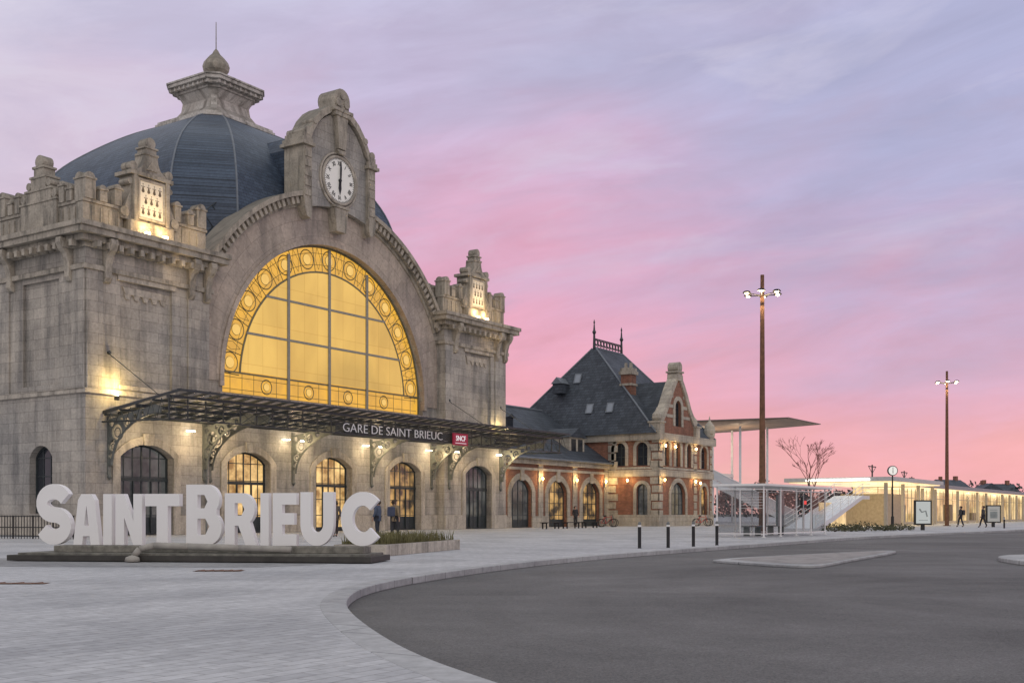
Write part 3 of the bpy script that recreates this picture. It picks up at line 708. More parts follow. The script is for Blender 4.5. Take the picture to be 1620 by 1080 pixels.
for u,vv in BR:
    b=MB(); o=[(vv,3.4),(vv,5.72),(-3.6,6.3),(-4.0,6.12)]
    for i in range(13):
        a=i/12*math.pi/2; o.append((-3.9+(3.9+vv-.28)*math.sin(a), 3.5+2.45*math.cos(a)))
    hol=[circ(vv-.72,5.08,.40),circ(vv-1.45,5.5,.26),circ(vv-.36,4.4,.24),circ(vv-2.05,5.75,.18),circ(vv-.3,5.52,.16),circ(vv-2.6,5.92,.13),circ(vv-.22,3.95,.12),circ(vv-1.05,5.7,.1),circ(vv-.5,4.72,.07)]
    b.prism([o]+hol,u-.045,u+.045,'S')
    for cx,cz_,r in ((vv-.72,5.08,.22),(vv-1.45,5.5,.13),(vv-.36,4.4,.12)):
        b.torus((u,cx,cz_),r,.03,14,5,'X')
    b.path([(u,-3.9+(3.9+vv-.28)*math.sin(i/16*math.pi/2),3.47+2.45*math.cos(i/16*math.pi/2)) for i in range(17)],.06,6)
    b.box(u-.09,u+.09,vv-.1,vv-.001,3.0,5.9); b.lathe([(.02,2.75),(.12,2.9),(.1,3.0)],u,vv-.1,8)
    b.obj('bracket',can,IRONLIT,world=True)
for u,vv in BR:
    if u in (7.3,28.2): continue
    b=MB(); b.tube((u,vv,9.0 if vv==0 else 7.5),(u,-3.9,cz(-3.9)+.1),.02,n=5)
    b.tube((u,vv,9.0 if vv==0 else 7.5),(u,vv-.12,9.05 if vv==0 else 7.52),.09,n=8)
    b.obj('tie_rod',can,IRON,world=True)
b=MB(); b.text('GARE DE SAINT BRIEUC',.70,Matrix.Translation((12.0,-5.08,5.86))@Matrix.Rotation(math.pi/2,4,'X'),.015,-.010,'LEFT',sx=.98)
xs=[v.co.x for v in b.bm.verts]; k=9.1/(max(xs)-min(xs)); x0=min(xs)
for v in b.bm.verts: v.co.x=12.75+(v.co.x-x0)*k
b.obj('lettering',can,lampmat('white_lettering',(.74,.74,.76),.02),world=True)
b=MB(); b.prism([[(22.85,5.42),(24.4,5.42),(24.4,6.16),(22.85,6.16)]],-5.2,-5.11,'F'); sg=b.obj('operator_sign',can,lampmat('carmine_sign',(.30,.012,.04),.22),world=True)
b=MB(); b.text('SNCF',.46,Matrix.Translation((23.62,-5.215,5.84))@Matrix.Rotation(math.pi/2,4,'X'),.008,.006,sx=.95); b.box(23.05,24.2,-5.215,-5.202,5.53,5.565); o=b.obj('operator_name',can,lampmat('white_sign_text',(.9,.9,.9),.3),world=True); o.parent=sg
CL=lampmat('warm_lamp',(1,.85,.6),12)
for u,vv in ((6.2,0),(8.9,AV),(13.9,AV),(15.4,AV),(21.0,AV),(22.6,AV),(27.6,AV),(30.0,0),(35.2,0)):
    b=MB(); b.box(u-.2,u+.2,vv-.4,vv-.16,5.42,5.48); b.obj('canopy_lamp',can,CL,world=True)
    light('POINT',(u,vv-1.25,5.1),100,(1,.74,.40),.25)
light('POINT',(2.6,-1.25,5.1),75,(1,.74,.40),.25)
ul=thing('wall_light','small bright floodlight fixed to granite wall','wall light',(1.5,-.3,6.8),group='wall lights on the station')
b=MB(); b.box(-.1,.1,-.16,-.02,-.12,.12); b.obj('lamp_housing',ul,BLACK)
b=MB(); b.box(-.09,.09,-.12,-.03,.122,.15); b.obj('lamp_lens',ul,lampmat('floodlight_white',(1,.85,.5),40))
light('POINT',(1.5,-.6,7.4),150,(1,.70,.25),.06)
u2=dup(ul,(35.2,-.3,6.8)); light('POINT',(35.2,-.6,7.4),90,(1,.72,.28),.06)
for (x,y,h) in ((29.0,AV-.2,11),(7.4,-.12,6.8),(1.0,7.35,12.5)):
    e=thing('drainpipe','dark metal drainpipe against granite wall','drainpipe',(x,y,0),group='drainpipes on the station')
    b=MB(); b.tube((0,0,0),(0,0,h),.06,n=8); b.obj('pipe',e,PIPE)
    b=MB()
    for z in range(1,int(h),2): b.torus((0,0,z),.07,.02,10,4,'Z')
    b.box(-.14,.14,-.1,.1,h,h+.3); b.obj('bracket_ring',e,PIPE)
# ------------------------------------------------------------ wing
WV=1.0
wg=thing('station_wing','low brick and limestone station wing with slate roof','station wing',(45.5,WV,0))
WD=[40.2,45.7,51.3]
b=MB(); b.prism([[(36.5,0),(54.4,0),(54.4,5.4),(36.5,5.4)]]+[archpts(u,3.0,.001,2.9,.95) for u in WD],WV,WV+.5,'F'); b.box(36.5,54.4,14.5,15,0,5.4); b.obj('wall',wg,BRICK,world=True)
b=MB()
b.box(36.5,54.4,WV-.3,WV+.02,5.05,5.5); b.box(36.5,54.4,WV-.15,WV-.001,4.55,4.75)
e_=[36.5]+sum([[u-1.5,u+1.5] for u in WD],[])+[54.4]
for i in range(0,8,2): b.box(e_[i],e_[i+1],WV-.1,WV-.001,0,.9)
for u in WD:
    o=archpts(u,4.0,.9,2.9,1.4); n_=archpts(u,3.0,.9,2.9,.95)
    b.prism([[o[1]]+o[2:]+[o[0]]+[n_[0]]+n_[2:][::-1]+[n_[1]]],WV-.06,WV+.05,'F')
    b.box(u-.25,u+.25,WV-.14,WV-.05,3.7,4.56)
for u in (36.9,43.0,48.5,54.0): b.box(u-.35,u+.35,WV-.08,WV-.001,.9,5.05)
b.obj('stone_trim',wg,PALE,world=True)
for u,gmm in zip(WD,(DOORLO,DOORMD,DOORMD)): window('window',wg,u,2.98,.02,2.9,.93,WV+.3,4,3,gmm,solid=.6)
b=MB(); b.add([(36.4,WV-.5,5.5),(54.8,WV-.5,5.5),(54.8,8,10.6),(36.4,8,10.6),(36.4,15.4,5.5),(54.8,15.4,5.5)],[(0,1,2,3),(3,2,5,4),(0,3,4),(1,5,2)]); b.obj('roof',wg,SLATE2,world=True)
b=MB(); b.tube((36.4,8,10.62),(54.4,8,10.62),.12,n=6); b.obj('ridge_flashing',wg,LEAD,world=True)
b=MB(); b.tube((36.5,WV-.55,5.5),(54.4,WV-.55,5.5),.1,n=8); b.obj('gutter',wg,LEAD,world=True)
for (u,v,z,w_,h_) in ((44,4.6,8.2,1.0,.9),(50.6,2.0,6.2,2.6,1.5)):
    b=MB(); b.box(u-w_/2,u+w_/2,v,v+3,z,z+h_); dm=b.obj('dormer',wg,PALE if w_>2 else SLATE2,world=True)
    b=MB(); b.prism([[(u-w_/2-.15,z+h_),(u+w_/2+.15,z+h_),(u,z+h_+w_*.32)]],v-.2,v+3.4,'F'); o=b.obj('dormer_roof',wg,SLATE2,world=True); o.parent=dm
    nn=2 if w_>2 else 1
    for i in range(nn):
        b=MB(); cx=u+(i-.5*(nn-1))*1.15; b.box(cx-.38,cx+.38,v-.03,v-.002,z+.2,z+h_-.15)
        o=b.obj('dormer_pane',wg,DGLASS,world=True); o.parent=dm
LAN=lampmat('amber_lantern',(1,.72,.3),14)
def walllamp(x,y,z,en=11,dv=-.22,du=0):
    e=thing('wall_lamp','small lit lantern fixed to brick wall','wall lamp',(x,y,z),group='wall lamps on brick wings')
    b=MB(); b.box(-.07,.07,-.07,.07,-.16,-.1); b.box(-.02,.02,.0,.2,-.14,-.11) ; b.obj('lamp_bracket',e,BLACK)
    b=MB(); b.lathe([(.05,-.1),(.08,0),(.07,.12),(.03,.15)],0,0,8); b.obj('lamp_shade',e,LAN,smooth=True)
    light('POINT',(x+du,y+dv,z+.05),en,(1,.62,.22),.07)
for u in (37.4,43.0,48.5,53.6): walllamp(u,WV-.25,3.9,55)
# ------------------------------------------------------------ brick pavilion
pv=thing('brick_pavilion','brick pavilion with steep slate roof, gable and iron cresting','pavilion',(60,4,0))
b=MB()
gab=[(54.4,0),(62.2,0),(62.2,8.2),(58.9,13.0),(57.7,13.0),(54.4,8.2)]
up=[(56.0,.95),(58.3,.95),(60.6,.95)]
b.prism([gab,archpts(58.3,3.0,.9,2.9,1.0)]+[archpts(u,w_,5.3,7.0,.45) for u,w_ in up]+[archpts(58.3,1.3,8.9,10.6,.62)],-4,-3.5,'F')
b.prism([[(62.2,0),(66.3,0),(66.3,7.9),(62.2,7.9)],archpts(64.3,1.5,.9,3.0,.7),archpts(64.3,1.4,5.3,6.8,.6)],-3.85,-3.4,'F')
b.prism([[(-3.5,0),(12,0),(12,7.9),(-3.5,7.9)],archpts(-2.4,1.1,.3,3.2,.5),archpts(-.2,1.1,5.3,6.9,.45),archpts(-2.4,1.1,5.3,6.9,.45)],54.4,54.9,'S')
b.box(65.8,66.3,-3.4,12,0,7.9); b.box(54.9,65.8,11.5,12,0,7.9)
b.obj('wall',pv,BRICK,world=True)
b=MB()
for z0,z1,e in ((0,1.0,.1),(4.35,4.95,.12),(7.5,8.15,.28),(5.0,5.2,.06)):
    b.box(54.4-e,62.3,-4-e,-4,z0,z1); b.box(54.4-e,54.4,-4,12,z0,z1); b.box(62.3,66.3+e,-3.85-e,-3.85,z0,z1)
for x,w_ in ((54.75,.8),(62.0,.7),(66.0,.6)):
    y=-4 if x<63 else -3.85
    for i in range(10): k=(.18 if i%2 else 0); b.box(x-w_/2+k*.5-.02,x+w_/2-k*.5,y-.06,y-.001,.8+i*.72,.8+i*.72+.6)
for i in range(10): k=(.18 if i%2 else 0); b.box(54.33,54.399,-4.06,-3.2-k,.8+i*.72,1.4+i*.72); b.box(54.33,54.399,.0+k,.95,.8+i*.72,1.4+i*.72)
def surr(cx,w_,z0,zs,r,fr,c0,c1,t=.3):
    o=archpts(cx,w_+2*t,z0,zs,r+t); n_=archpts(cx,w_,z0,zs,r)
    b.prism([[o[1]]+o[2:]+[o[0]]+[n_[0]]+n_[2:][::-1]+[n_[1]]],c0,c1,fr)
surr(58.3,3.0,.9,2.9,1.0,'F',-4.07,-3.98,.4)
for u,w_ in up: surr(u,w_,5.3,7.0,.45,'F',-4.07,-3.98,.42)
surr(58.3,1.3,8.9,10.6,.62,'F',-4.07,-3.98,.4); surr(64.3,1.5,.9,3.0,.7,'F',-3.92,-3.83);surr(64.3,1.4,5.3,6.8,.6,'F',-3.92,-3.83)
for v in (-2.4,-.2): surr(v,1.1,5.3,6.9,.45,'S',54.33,54.42)
surr(-2.4,1.1,.3,3.2,.5,'S',54.33,54.42)
for z in (9.6,10.5,11.4): hw=(13.2-z)*.68; b.box(58.3-hw,58.3-1.05,-4.05,-3.99,z,z+.28); b.box(58.3+1.05,58.3+hw,-4.05,-3.99,z,z+.28)
for s in (-1,1):
    pth=[(58.3+s*3.75,8.3),(58.3+s*3.55,9.1),(58.3+s*3.0,9.75),(58.3+s*2.3,10.6),(58.3+s*1.6,11.7),(58.3+s*1.0,12.5),(58.3+s*.55,13.0),(58.3+s*.5,13.5)]
    b.prism([stroke(pth,.5)],-4.15,-3.3,'F')
    xx=58.3+s*3.75; b.box(xx-.4,xx+.4,-4.3,-3.2,8.15,9.0); b.box(xx-.5,xx+.5,-4.4,-3.1,9.0,9.15); b.lathe([(.28,9.15),(.45,9.4),(.4,9.75),(.14,10.05),(.02,10.35)],xx,-3.75,10)
b.box(57.8,58.8,-4.2,-3.2,13.0,13.7); b.box(57.65,58.95,-4.3,-3.1,13.7,13.85); b.tube((58.3,-4.2,14.2),(58.3,-3.2,14.2),.48,.48,14); b.box(58.0,58.6,-4.1,-3.3,13.85,14.1)
b.lathe([(.35,8.15),(.5,8.5),(.55,9.0),(.45,9.5),(.12,9.9),(.02,10.4)],66.0,-3.7,12)
b.obj('stone_trim',pv,PALE,world=True)
window('window',pv,58.3,2.98,.92,2.9,.98,-3.75,4,2,DOORLO)
for u,w_ in up: window('window',pv,u,w_-.02,5.32,7.0,.43,-3.75,2,2,DGLASS,ft=.08)
window('window',pv,58.3,1.28,8.92,10.6,.6,-3.75,2,2,DGLASS,ft=.08)
window('window',pv,64.3,1.48,.92,3.0,.68,-3.6,2,2,DOORMD,ft=.08); window('window',pv,64.3,1.38,5.32,6.8,.58,-3.6,2,2,DGLASS,ft=.08)
window('window',pv,-2.4,1.08,5.32,6.9,.43,54.65,2,2,DGLASS,fr='S',ft=.08); window('window',pv,-.2,1.08,5.32,6.9,.43,54.65,2,2,DGLASS,fr='S',ft=.08)
window('door',pv,-2.4,1.08,.32,3.2,.48,54.65,2,3,DOORLO,fr='S',ft=.08)
b=MB(); b.add([(53.9,-4.0,8.1),(66.8,-4.0,8.1),(66.8,12.5,8.1),(53.9,12.5,8.1),(57.6,4,16.5),(63,4,16.5),(57.6,4.4,16.5),(63,4.4,16.5)],[(0,1,5,4),(1,2,7,5),(2,3,6,7),(3,0,4,6),(4,5,7,6),(0,3,2,1)])
b.add([(54.6,-3.4,8.5),(58.3,-3.4,13.0),(62,-3.4,8.5),(54.6,3,8.5),(58.3,3,13.0),(62,3,8.5)],[(0,1,2),(3,5,4),(0,3,4,1),(1,4,5,2)])
rf=b.obj('roof',pv,SLATE2,world=True)
b=MB(); b.path([(53.9,-4,8.15),(57.6,4,16.5),(63,4,16.5),(66.8,-4,8.15)],.08,6); b.path([(53.9,12.5,8.15),(57.6,4.4,16.5)],.08,6); o=b.obj('ridge_flashing',pv,LEAD,world=True)
b=MB()
b.box(57.5,63.1,4.1,4.3,16.5,16.65); b.box(57.7,62.9,4.15,4.25,17.35,17.45); b.box(57.7,62.9,4.15,4.25,16.8,16.86)
for i in range(9): x=58.0+i*.58; b.torus((x,4.2,17.1),.22,.045,12,5); b.tube((x+.29,4.2,16.6),(x+.29,4.2,17.4),.04,n=5)
for x in (57.6,63.0): b.tube((x,4.2,16.5),(x,4.2,17.8),.14,.1,8); b.lathe([(.1,17.8),(.2,18.0),(.1,18.2),(.05,18.8),(.09,18.9),(.01,19.2)],x,4.2,8)
b.obj('iron_cresting',pv,IRON,world=True)
b=MB(); b.box(55.9,56.95,-.5,.5,9,13.6); ch=b.obj('chimney',pv,BRICK,world=True)
b=MB(); b.box(55.75,57.1,-.65,.65,13.6,13.9); b.box(55.85,57.0,-.55,.55,13.9,14.2); b.box(55.8,57.05,-.6,.6,12.6,12.8)
for s in (-.25,.25): b.lathe([(.16,14.2),(.13,14.7)],56.42,s,8)
o=b.obj('chimney_cap',pv,STONED,world=True); o.parent=ch
sl_=math.atan2(3.7,8.4)
for v,z in ((3.2,10.6),(1.1,10.6),(5.2,13.6)):
    u=53.9+(z-8.1)*3.7/8.4
    b=MB(); b.M=Matrix.Translation((u-.03,v,z))@Matrix.Rotation(sl_,4,'Y')
    b.prism([[(-.36,-.5),(.36,-.5),(.36,.5),(-.36,.5)],[(-.27,-.41),(.27,-.41),(.27,.41),(-.27,.41)]],-.08,.03,'S'); o=b.obj('skylight',pv,LEAD,world=True)
    b=MB(); b.M=Matrix.Translation((u-.03,v,z))@Matrix.Rotation(sl_,4,'Y'); b.box(-.06,-.03,-.27,.27,-.41,.41); k=b.obj('skylight_pane',pv,glassmat('skylight_glass',(.25,.28,.33),1.0,.1),world=True); k.parent=o
b=MB(); b.box(54.9,57,6.1,7.1,12.2,13.1); dm=b.obj('dormer',pv,SLATE2,world=True)
b=MB(); b.prism([[(6.0,13.1),(7.2,13.1),(6.6,13.7)]],54.75,57.3,'S'); o=b.obj('dormer_roof',pv,LEAD,world=True); o.parent=dm
for x,y,z,du,dv in ((55.0,-4.3,4.0,0,-.15),(61.5,-4.3,4.0,0,-.15),(55.2,-4.3,7.0,0,-.1),(61.6,-4.3,7.0,0,-.1),(54.1,-1.1,4.0,-.15,0),(57.2,-4.3,7.0,0,-.1),(62.9,-4.15,3.9,0,-.1)): walllamp(x,y,z,45,dv,du)
# ------------------------------------------------------------ footbridge roof
fb=thing('footbridge_building','cantilevered roof over white steel footbridge stairs','footbridge',(96,5,0))
b=MB(); b.prism([[(16,12.3),(-2.9,12.0),(-2.9,11.94),(8,11.5),(16,11.35)]],90,101,'S'); b.obj('roof',fb,basic('brown_timber_soffit',(.34,.25,.19),.6,0,.3,.8),world=True)
b=MB(); b.prism([[(16,12.33),(-3.0,12.05),(-3.0,11.97),(16,12.18)]],89.8,101.2,'S'); b.obj('roof_edge',fb,basic('weathered_roof_edge',(.17,.15,.14),.6,0,.2),world=True)
for u,v in ((92,3.7),(95,1.5),(92,7.2),(92,8.7),(92,10.2),(98,7.2),(98,10.2),(92,14)):
    b=MB(); b.tube((u,v,0),(u,v,11.45),.15,n=8); b.obj('column',fb,WHITEM,world=True)
b=MB()
for z in (6.4,7.4,8.4,9.6,10.6): b.box(91.92,92.08,7.2,14,z,z+.16)
for z in (6.4,8.4): b.tube((92,7.2,z+.2),(92,10.2,z+2.0),.06,n=5); b.tube((92,10.2,z+.2),(92,14,z+2.0),.06,n=5)
b.box(91.8,98,7,30,5.6,6.0)
b.obj('steel_lattice',fb,WHITEM,world=True)
b=MB(); b.prism([[(10.5,5.9),(8.5,5.9),(-3.5,0),(-2.2,0),(9.0,5.3),(10.5,5.3)]],91.5,95,'S')
for i in range(30):
    v=8.5-i*.4; z=5.9-i*.1967; b.box(91.55,94.95,v-.4,v,z-.19,z)
b.obj('staircase',fb,WHITEM,world=True)
b=MB(); b.prism([[(10.5,7.1),(8.5,7.1),(-3.5,1.2),(-3.5,.2),(8.5,6.1),(10.5,6.1)]],91.40,91.45,'S'); b.obj('balustrade_panel',fb,glassmat('frosted_panel',(.6,.64,.68),.75,.3),world=True)
b=MB(); b.path([(91.4,10.5,7.15),(91.4,8.5,7.15),(91.4,-3.5,1.25)],.06,6); b.obj('handrail',fb,WHITEP,world=True)
for v in (9.5,5.0): light('POINT',(95,v,9.3),260,(1,.74,.48),.4)  # added lights without fixtures, warming the timber soffit
# ------------------------------------------------------------ glazed station hall
hl=thing('station_hall','long low glazed station hall lit warm inside','station hall',(120,-17,0))
b=MB(); b.box(80,215,-19.6,-13,3.75,4.15); b.obj('roof',hl,basic('grey_roof_edge',(.28,.28,.30),.5,0,.12),world=True)
b=MB(); b.box(62,80,-22.0,-12.5,3.86,4.2); b.obj('porch_roof',hl,basic('pale_porch_roof',(.50,.50,.51),.5,0,.12),world=True)
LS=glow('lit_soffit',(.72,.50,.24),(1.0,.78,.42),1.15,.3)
b=MB(); b.box(62.4,79.8,-21.7,-12.8,3.78,3.858); b.obj('lit_soffit',hl,LS,world=True)
b=MB(); b.box(80.2,214,-19.4,-13.2,3.68,3.748); b.obj('lit_soffit',hl,LS,world=True)
b=MB(); b.box(74,214,-15.2,-15.0,0,3.66); b.obj('lit_interior',hl,HALLG,world=True)
PC=basic('pale_column',(.44,.40,.34),.6,0,.1)
for x in [63,68.5,74,79.5]+[84+5.4*i for i in range(13)]:
    b=MB(); yy=-21.2 if x<80 else -19.2; b.box(x-.13,x+.13,yy,yy+.26,0,3.72 if x<80 else 3.66); b.obj('column',hl,PC,world=True)
b=MB(); x=74
while x<214: b.box(x-.04,x+.04,-17.4,-17.34,0,3.66); x+=random.choice((2.4,3.1,1.6))
b.box(74,214,-17.41,-17.33,2.7,2.77); b.box(74,214,-17.42,-17.32,0,.25); b.obj('glazing_bar',hl,PC,world=True)
KG=basic('kiosk_grey',(.16,.14,.12),.5)
for x,h_,d_ in ((78,1.4,2),(86,2.0,1.2),(95,1.1,4),(108,2.2,1.5),(121,1.2,3),(133,2.0,2)):
    b=MB(); b.box(x,x+d_,-16.6,-15.8,0,h_); b.obj('interior_counter',hl,KG,world=True)
b=MB(); b.box(69.5,74,-19.5,-15.2,0,2.9); b.obj('ticket_kiosk',hl,basic('kiosk_pale',(.40,.34,.26),.5),world=True)
b=MB(); b.box(61.9,61.96,-20,-14.5,3.92,4.06); b.obj('light_strip',hl,lampmat('white_strip',(1,.95,.85),4),world=True)
for x in (65,72,80,92,106,122): light('AREA',(x,-19.0,3.6),130,(1,.74,.40),1.6,target=(x,-19.0,0))
rp=thing('outdoor_ramp','pale ramp with white railings beside station hall','ramp',(58,-20,0))
b=MB(); b.prism([[(48,.0),(60,2.6),(62,2.6),(62,2.3),(60,2.3),(50,0)]],-20,-17.6,'F'); b.obj('ramp_deck',rp,WHITEM,world=True)
for y in (-20,-17.6):
    b=MB()
    for dz in (1.0,.65,.3): b.path([(48,y,dz),(60,y,2.6+dz),(62,y,2.6+dz)],.025,5)
    for i in range(7): x=48+i*2; b.tube((x,y,(x-48)*2.6/12),(x,y,(x-48)*2.6/12+1.0),.025,n=5)
    b.obj('railing',rp,WHITEP,world=True)
b=MB(); b.box(54,61,-18.3,-18.24,0,2.0)
b.obj('glazed_side',rp,HALLG,world=True)
# ------------------------------------------------------------ bus shelter (axis parallel to the station)
def shelter(x0,y0,L,label):
    D=2.3
    e=thing('bus_shelter',label,'bus shelter',(x0,y0,0))
    b=MB(); b.box(-.2,L+.6,-.2,D+.15,2.38,2.48); b.obj('roof',e,WHITEP,bevel=.01)
    n=4
    for i in range(n+1):
        for y in (0,D):
            x=L*i/n; b=MB(); b.box(x-.03,x+.03,y-.03,y+.03,0,2.38); b.box(x-.08,x+.08,y-.08,y+.08,0,.02); b.obj('post',e,WHITEP)
    for i in range(n):
        b=MB(); b.box(L*i/n+.04,L*(i+1)/n-.04,D-.015,D+.015,.2,2.2); b.obj('glass_panel',e,GLASS)
        if i in (1,3): b=MB(); b.box(L*i/n+.04,L*(i+1)/n-.04,-.012,.012,.2,2.2); b.obj('glass_panel',e,GLASS)
    for x in (0,L): b=MB(); b.box(x-.01,x+.01,.06,D-.06,.2,2.2); b.obj('glass_panel',e,GLASS)
    b=MB()
    for y in (0,D): b.box(.03,L-.03,y-.025,y+.025,2.2,2.24); b.box(.03,L-.03,y-.02,y+.02,.15,.19)
    for x in (0,L): b.box(x-.025,x+.025,.03,D-.03,2.2,2.24); b.box(x-.02,x+.02,.03,D-.03,.15,.19); b.box(x-.02,x+.02,D*.5-.02,D*.5+.02,.2,2.2)
    for i in range(5): b.box(-.015,.02,.05,D*.5,1.35+i*.13,1.362+i*.13)
    b.obj('rail',e,WHITEP)
    for x in (L*.25,L*.62):
        b=MB(); b.box(x,x+2.0,1.6,2.0,.44,.5); b.obj('bench_seat',e,PIPE)
        for k in (.2,1.7): b=MB(); b.box(x+k,x+k+.06,1.65,1.95,0,.44); b.obj('bench_leg',e,PIPE)
    b=MB(); b.box(L*.30,L*.30+.9,.3,.4,.5,2.0); b.obj('timetable_panel',e,basic('timetable_sheet',(.16,.19,.20),.4,0,.5,9))
shelter(15.6,-28.3,8.8,'white framed clear glass bus shelter with flat roof')
e=thing('information_display','small screen on post showing red characters','display',(26.0,-26.6,0))
b=MB(); b.box(-.05,.05,-.05,.05,0,1.4); b.obj('post',e,WHITEM)
b=MB(); b.box(-.3,.3,-.08,.08,1.4,2.0); b.obj('display_case',e,BLACK)
b=MB(); b.box(-.22,.22,-.1,-.085,1.6,1.8); b.obj('screen',e,lampmat('red_screen',(.8,.05,.04),.9))
# ------------------------------------------------------------ street lamps
ML=lampmat('mast_lamp',(1,.80,.48),26)
def streetlamp(loc):
    e=thing('street_lamp','tall rusty steel mast with ring of lit lamps','street lamp',loc,group='tall lamp masts')
    b=MB(); b.tube((0,0,0),(0,0,13.86),.19,.10,12); b.tube((0,0,0),(0,0,.06),.35,.35,12); b.obj('mast',e,RUST,smooth=False)
    for i in range(6):
        b=MB(); a=i*math.pi/3+.3; r=.9
        b.tube((0,0,12.75),(r*math.cos(a),r*math.sin(a),12.85),.03,n=5)
        b.lathe([(.05,12.98),(.16,12.95),(.22,12.88),(.21,12.85)],r*math.cos(a),r*math.sin(a),12)
        b.obj('lamp_arm',e,BLACK)
        b=MB(); b.lathe([(.10,12.849),(.09,12.81),(.04,12.79)],r*math.cos(a),r*math.sin(a),12); b.obj('lamp_head',e,ML,smooth=True)
    light('POINT',(loc[0],loc[1],12.3),420,(1,.76,.44),.4)
    return e
streetlamp(site(13.4,60)); streetlamp(site(39,100.5))
e=thing('post_clock','round white clock on slim dark post','clock',site(27.5,81),rad(-56.5))
b=MB(); b.tube((0,0,0),(0,0,3.9),.07,.05,10); b.tube((0,0,0),(0,0,.9),.11,.11,10); b.obj('post',e,BLACK)
b=MB(); b.tube((0,-.09,4.2),(0,.09,4.2),.36,.36,24); b.obj('clock_case',e,BLACK)
b=MB(); b.tube((0,-.10,4.2),(0,-.092,4.2),.31,.31,24); b.obj('clock_face',e,lampmat('lit_dial',(.85,.85,.8),.4))
b=MB(); b.box(-.015,.015,-.115,-.105,4.18,4.45); b.box(-.02,.02,-.115,-.105,4.0,4.2); b.obj('clock_hand',e,BLACK)
def adp(lt,d,w_,h_,lab,star=True):
    e=thing('advertising_panel',lab,'advertising panel',site(lt,d),rad(-56.5),group='advertising panels on the plaza')
    b=MB(); b.box(-w_/2,w_/2,-.1,.1,.35,.35+h_); b.box(-.12,.12,-.08,.08,0,.35); b.obj('panel_case',e,BLACK,bevel=.02)
    b=MB(); b.box(-w_/2+.1,w_/2-.1,-.115,-.102,.45,.25+h_); b.obj('poster',e,lampmat('lit_poster',(.50,.54,.53),.32) if star else lampmat('grey_poster',(.40,.40,.38),.2))
    b=MB(); c=.35+h_/2
    if star:
        b.prism([stroke([(-.26,c+.24),(-.10,c+.02),(.16,c+.10),(.26,c-.28)],.10)],-.119,-.1165,'F'); b.box(-.3,.3,-.119,-.1165,c-.52,c-.49)
    else:
        b.box(-.3,.3,-.119,-.1165,c-.35,c+.2); b.box(-.3,.3,-.119,-.1165,c+.3,c+.36)
    b.obj('poster_mark',e,basic('poster_ink',(.26,.29,.29),.6))
adp(27.3,74.5,1.15,1.65,'lit grey advertising panel in dark frame')
adp(39.5,92,1.2,1.45,'grey advertising panel with dark picture',False)
def boll(loc,lab,h=.84):
    e=thing('bollard',lab,'bollard',loc,group='bollards along the kerb')
    b=MB(); b.lathe([(.065,0),(.055,.02),(.055,h-.1)],0,0,12); b.obj('post',e,BLACK)
    b=MB(); b.lathe([(.057,h-.16),(.057,h-.1)],0,0,12); b.obj('reflective_band',e,WHITEP)
    b=MB(); b.lathe([(.055,h-.1),(.05,h-.03),(.02,h)],0,0,12); b.obj('cap',e,PIPE)
    return e
b0=boll(site(4.04,35.5),'dark steel bollard with pale band on pavement')
for p in ((5.03,36.1),(6.07,37.5),(7.13,39.0),(36.9,84),(38.2,87),(31.5,86)): dup(b0,site(*p))
# ------------------------------------------------------------ town name sign
def ell(cx,cy,rx,ry,a0,a1,n=16): return [(cx+rx*math.cos(rad(a0+(a1-a0)*i/n)),cy+ry*math.sin(rad(a0+(a1-a0)*i/n))) for i in range(n+1)]
LT={}
LT['S']=[stroke(ell(.42,.68,.285,.19,22,270,18)[:-1]+ell(.42,.31,.285,.18,90,-160,18),.25)]
LT['A']=[[(0,0),(.14,.88),(.24,1),(.54,1),(.64,.88),(.78,0),(.52,0),(.49,.17),(.29,.17),(.26,0)],[(.32,.38),(.46,.38),(.39,.78)]]
LT['I']=[[(0,0),(.27,0),(.27,1),(0,1)]]
LT['N']=[[(0,0),(0,1),(.25,1),(.52,.46),(.52,1),(.77,1),(.77,0),(.52,0),(.25,.54),(.25,0)]]
LT['T']=[[(.26,0),(.26,.76),(0,.76),(0,1),(.77,1),(.77,.76),(.51,.76),(.51,0)]]
LT['B']=[[(0,0),(0,1)]+ell(.44,.745,.29,.255,90,-38,10)+ell(.45,.285,.33,.285,48,-90,12),[(.25,.61),(.25,.83),(.40,.83),(.47,.72),(.40,.61)],[(.25,.17),(.25,.44),(.42,.44),(.51,.31),(.42,.17)]]
LT['R']=[[(0,0),(0,1)]+ell(.44,.69,.31,.31,90,-52,12)+[(.80,0),(.53,0),(.34,.38),(.25,.38),(.25,0)],[(.25,.57),(.25,.81),(.42,.81),(.50,.69),(.42,.57)]]
LT['E']=[[(0,0),(0,1),(.62,1),(.62,.78),(.25,.78),(.25,.62),(.56,.62),(.56,.40),(.25,.40),(.25,.22),(.62,.22),(.62,0)]]
LT['U']=[stroke([(.135,1),(.135,.7),(.135,.42)]+ell(.41,.40,.275,.275,185,355,14)+[(.685,.42),(.685,.7),(.685,1)],.25)]
LT['C']=[stroke(ell(.47,.5,.33,.37,42,318,26),.25)]
P1=Vector(site(-11.55,26.6));P2=Vector(site(-2.98,25.3)); dv=P2-P1; LN=dv.length; k=LN/565.0
sgn=thing('town_name_sign','large white block letters on low weathered platform','sign',P1,math.atan2(dv.y,dv.x))
b=MB(); b.box(0,LN,-.75,.9,.02,.15); b.obj('platform',sgn,basic('weathered_steel_base',(.05,.046,.042),.7,.1,.4,3),bevel=.01)
b=MB(); b.box(.25,LN-.15,-.7,.85,.152,.2); b.obj('platform_deck',sgn,basic('mossy_deck',(.17,.165,.145),.9,0,.5,5,.5))
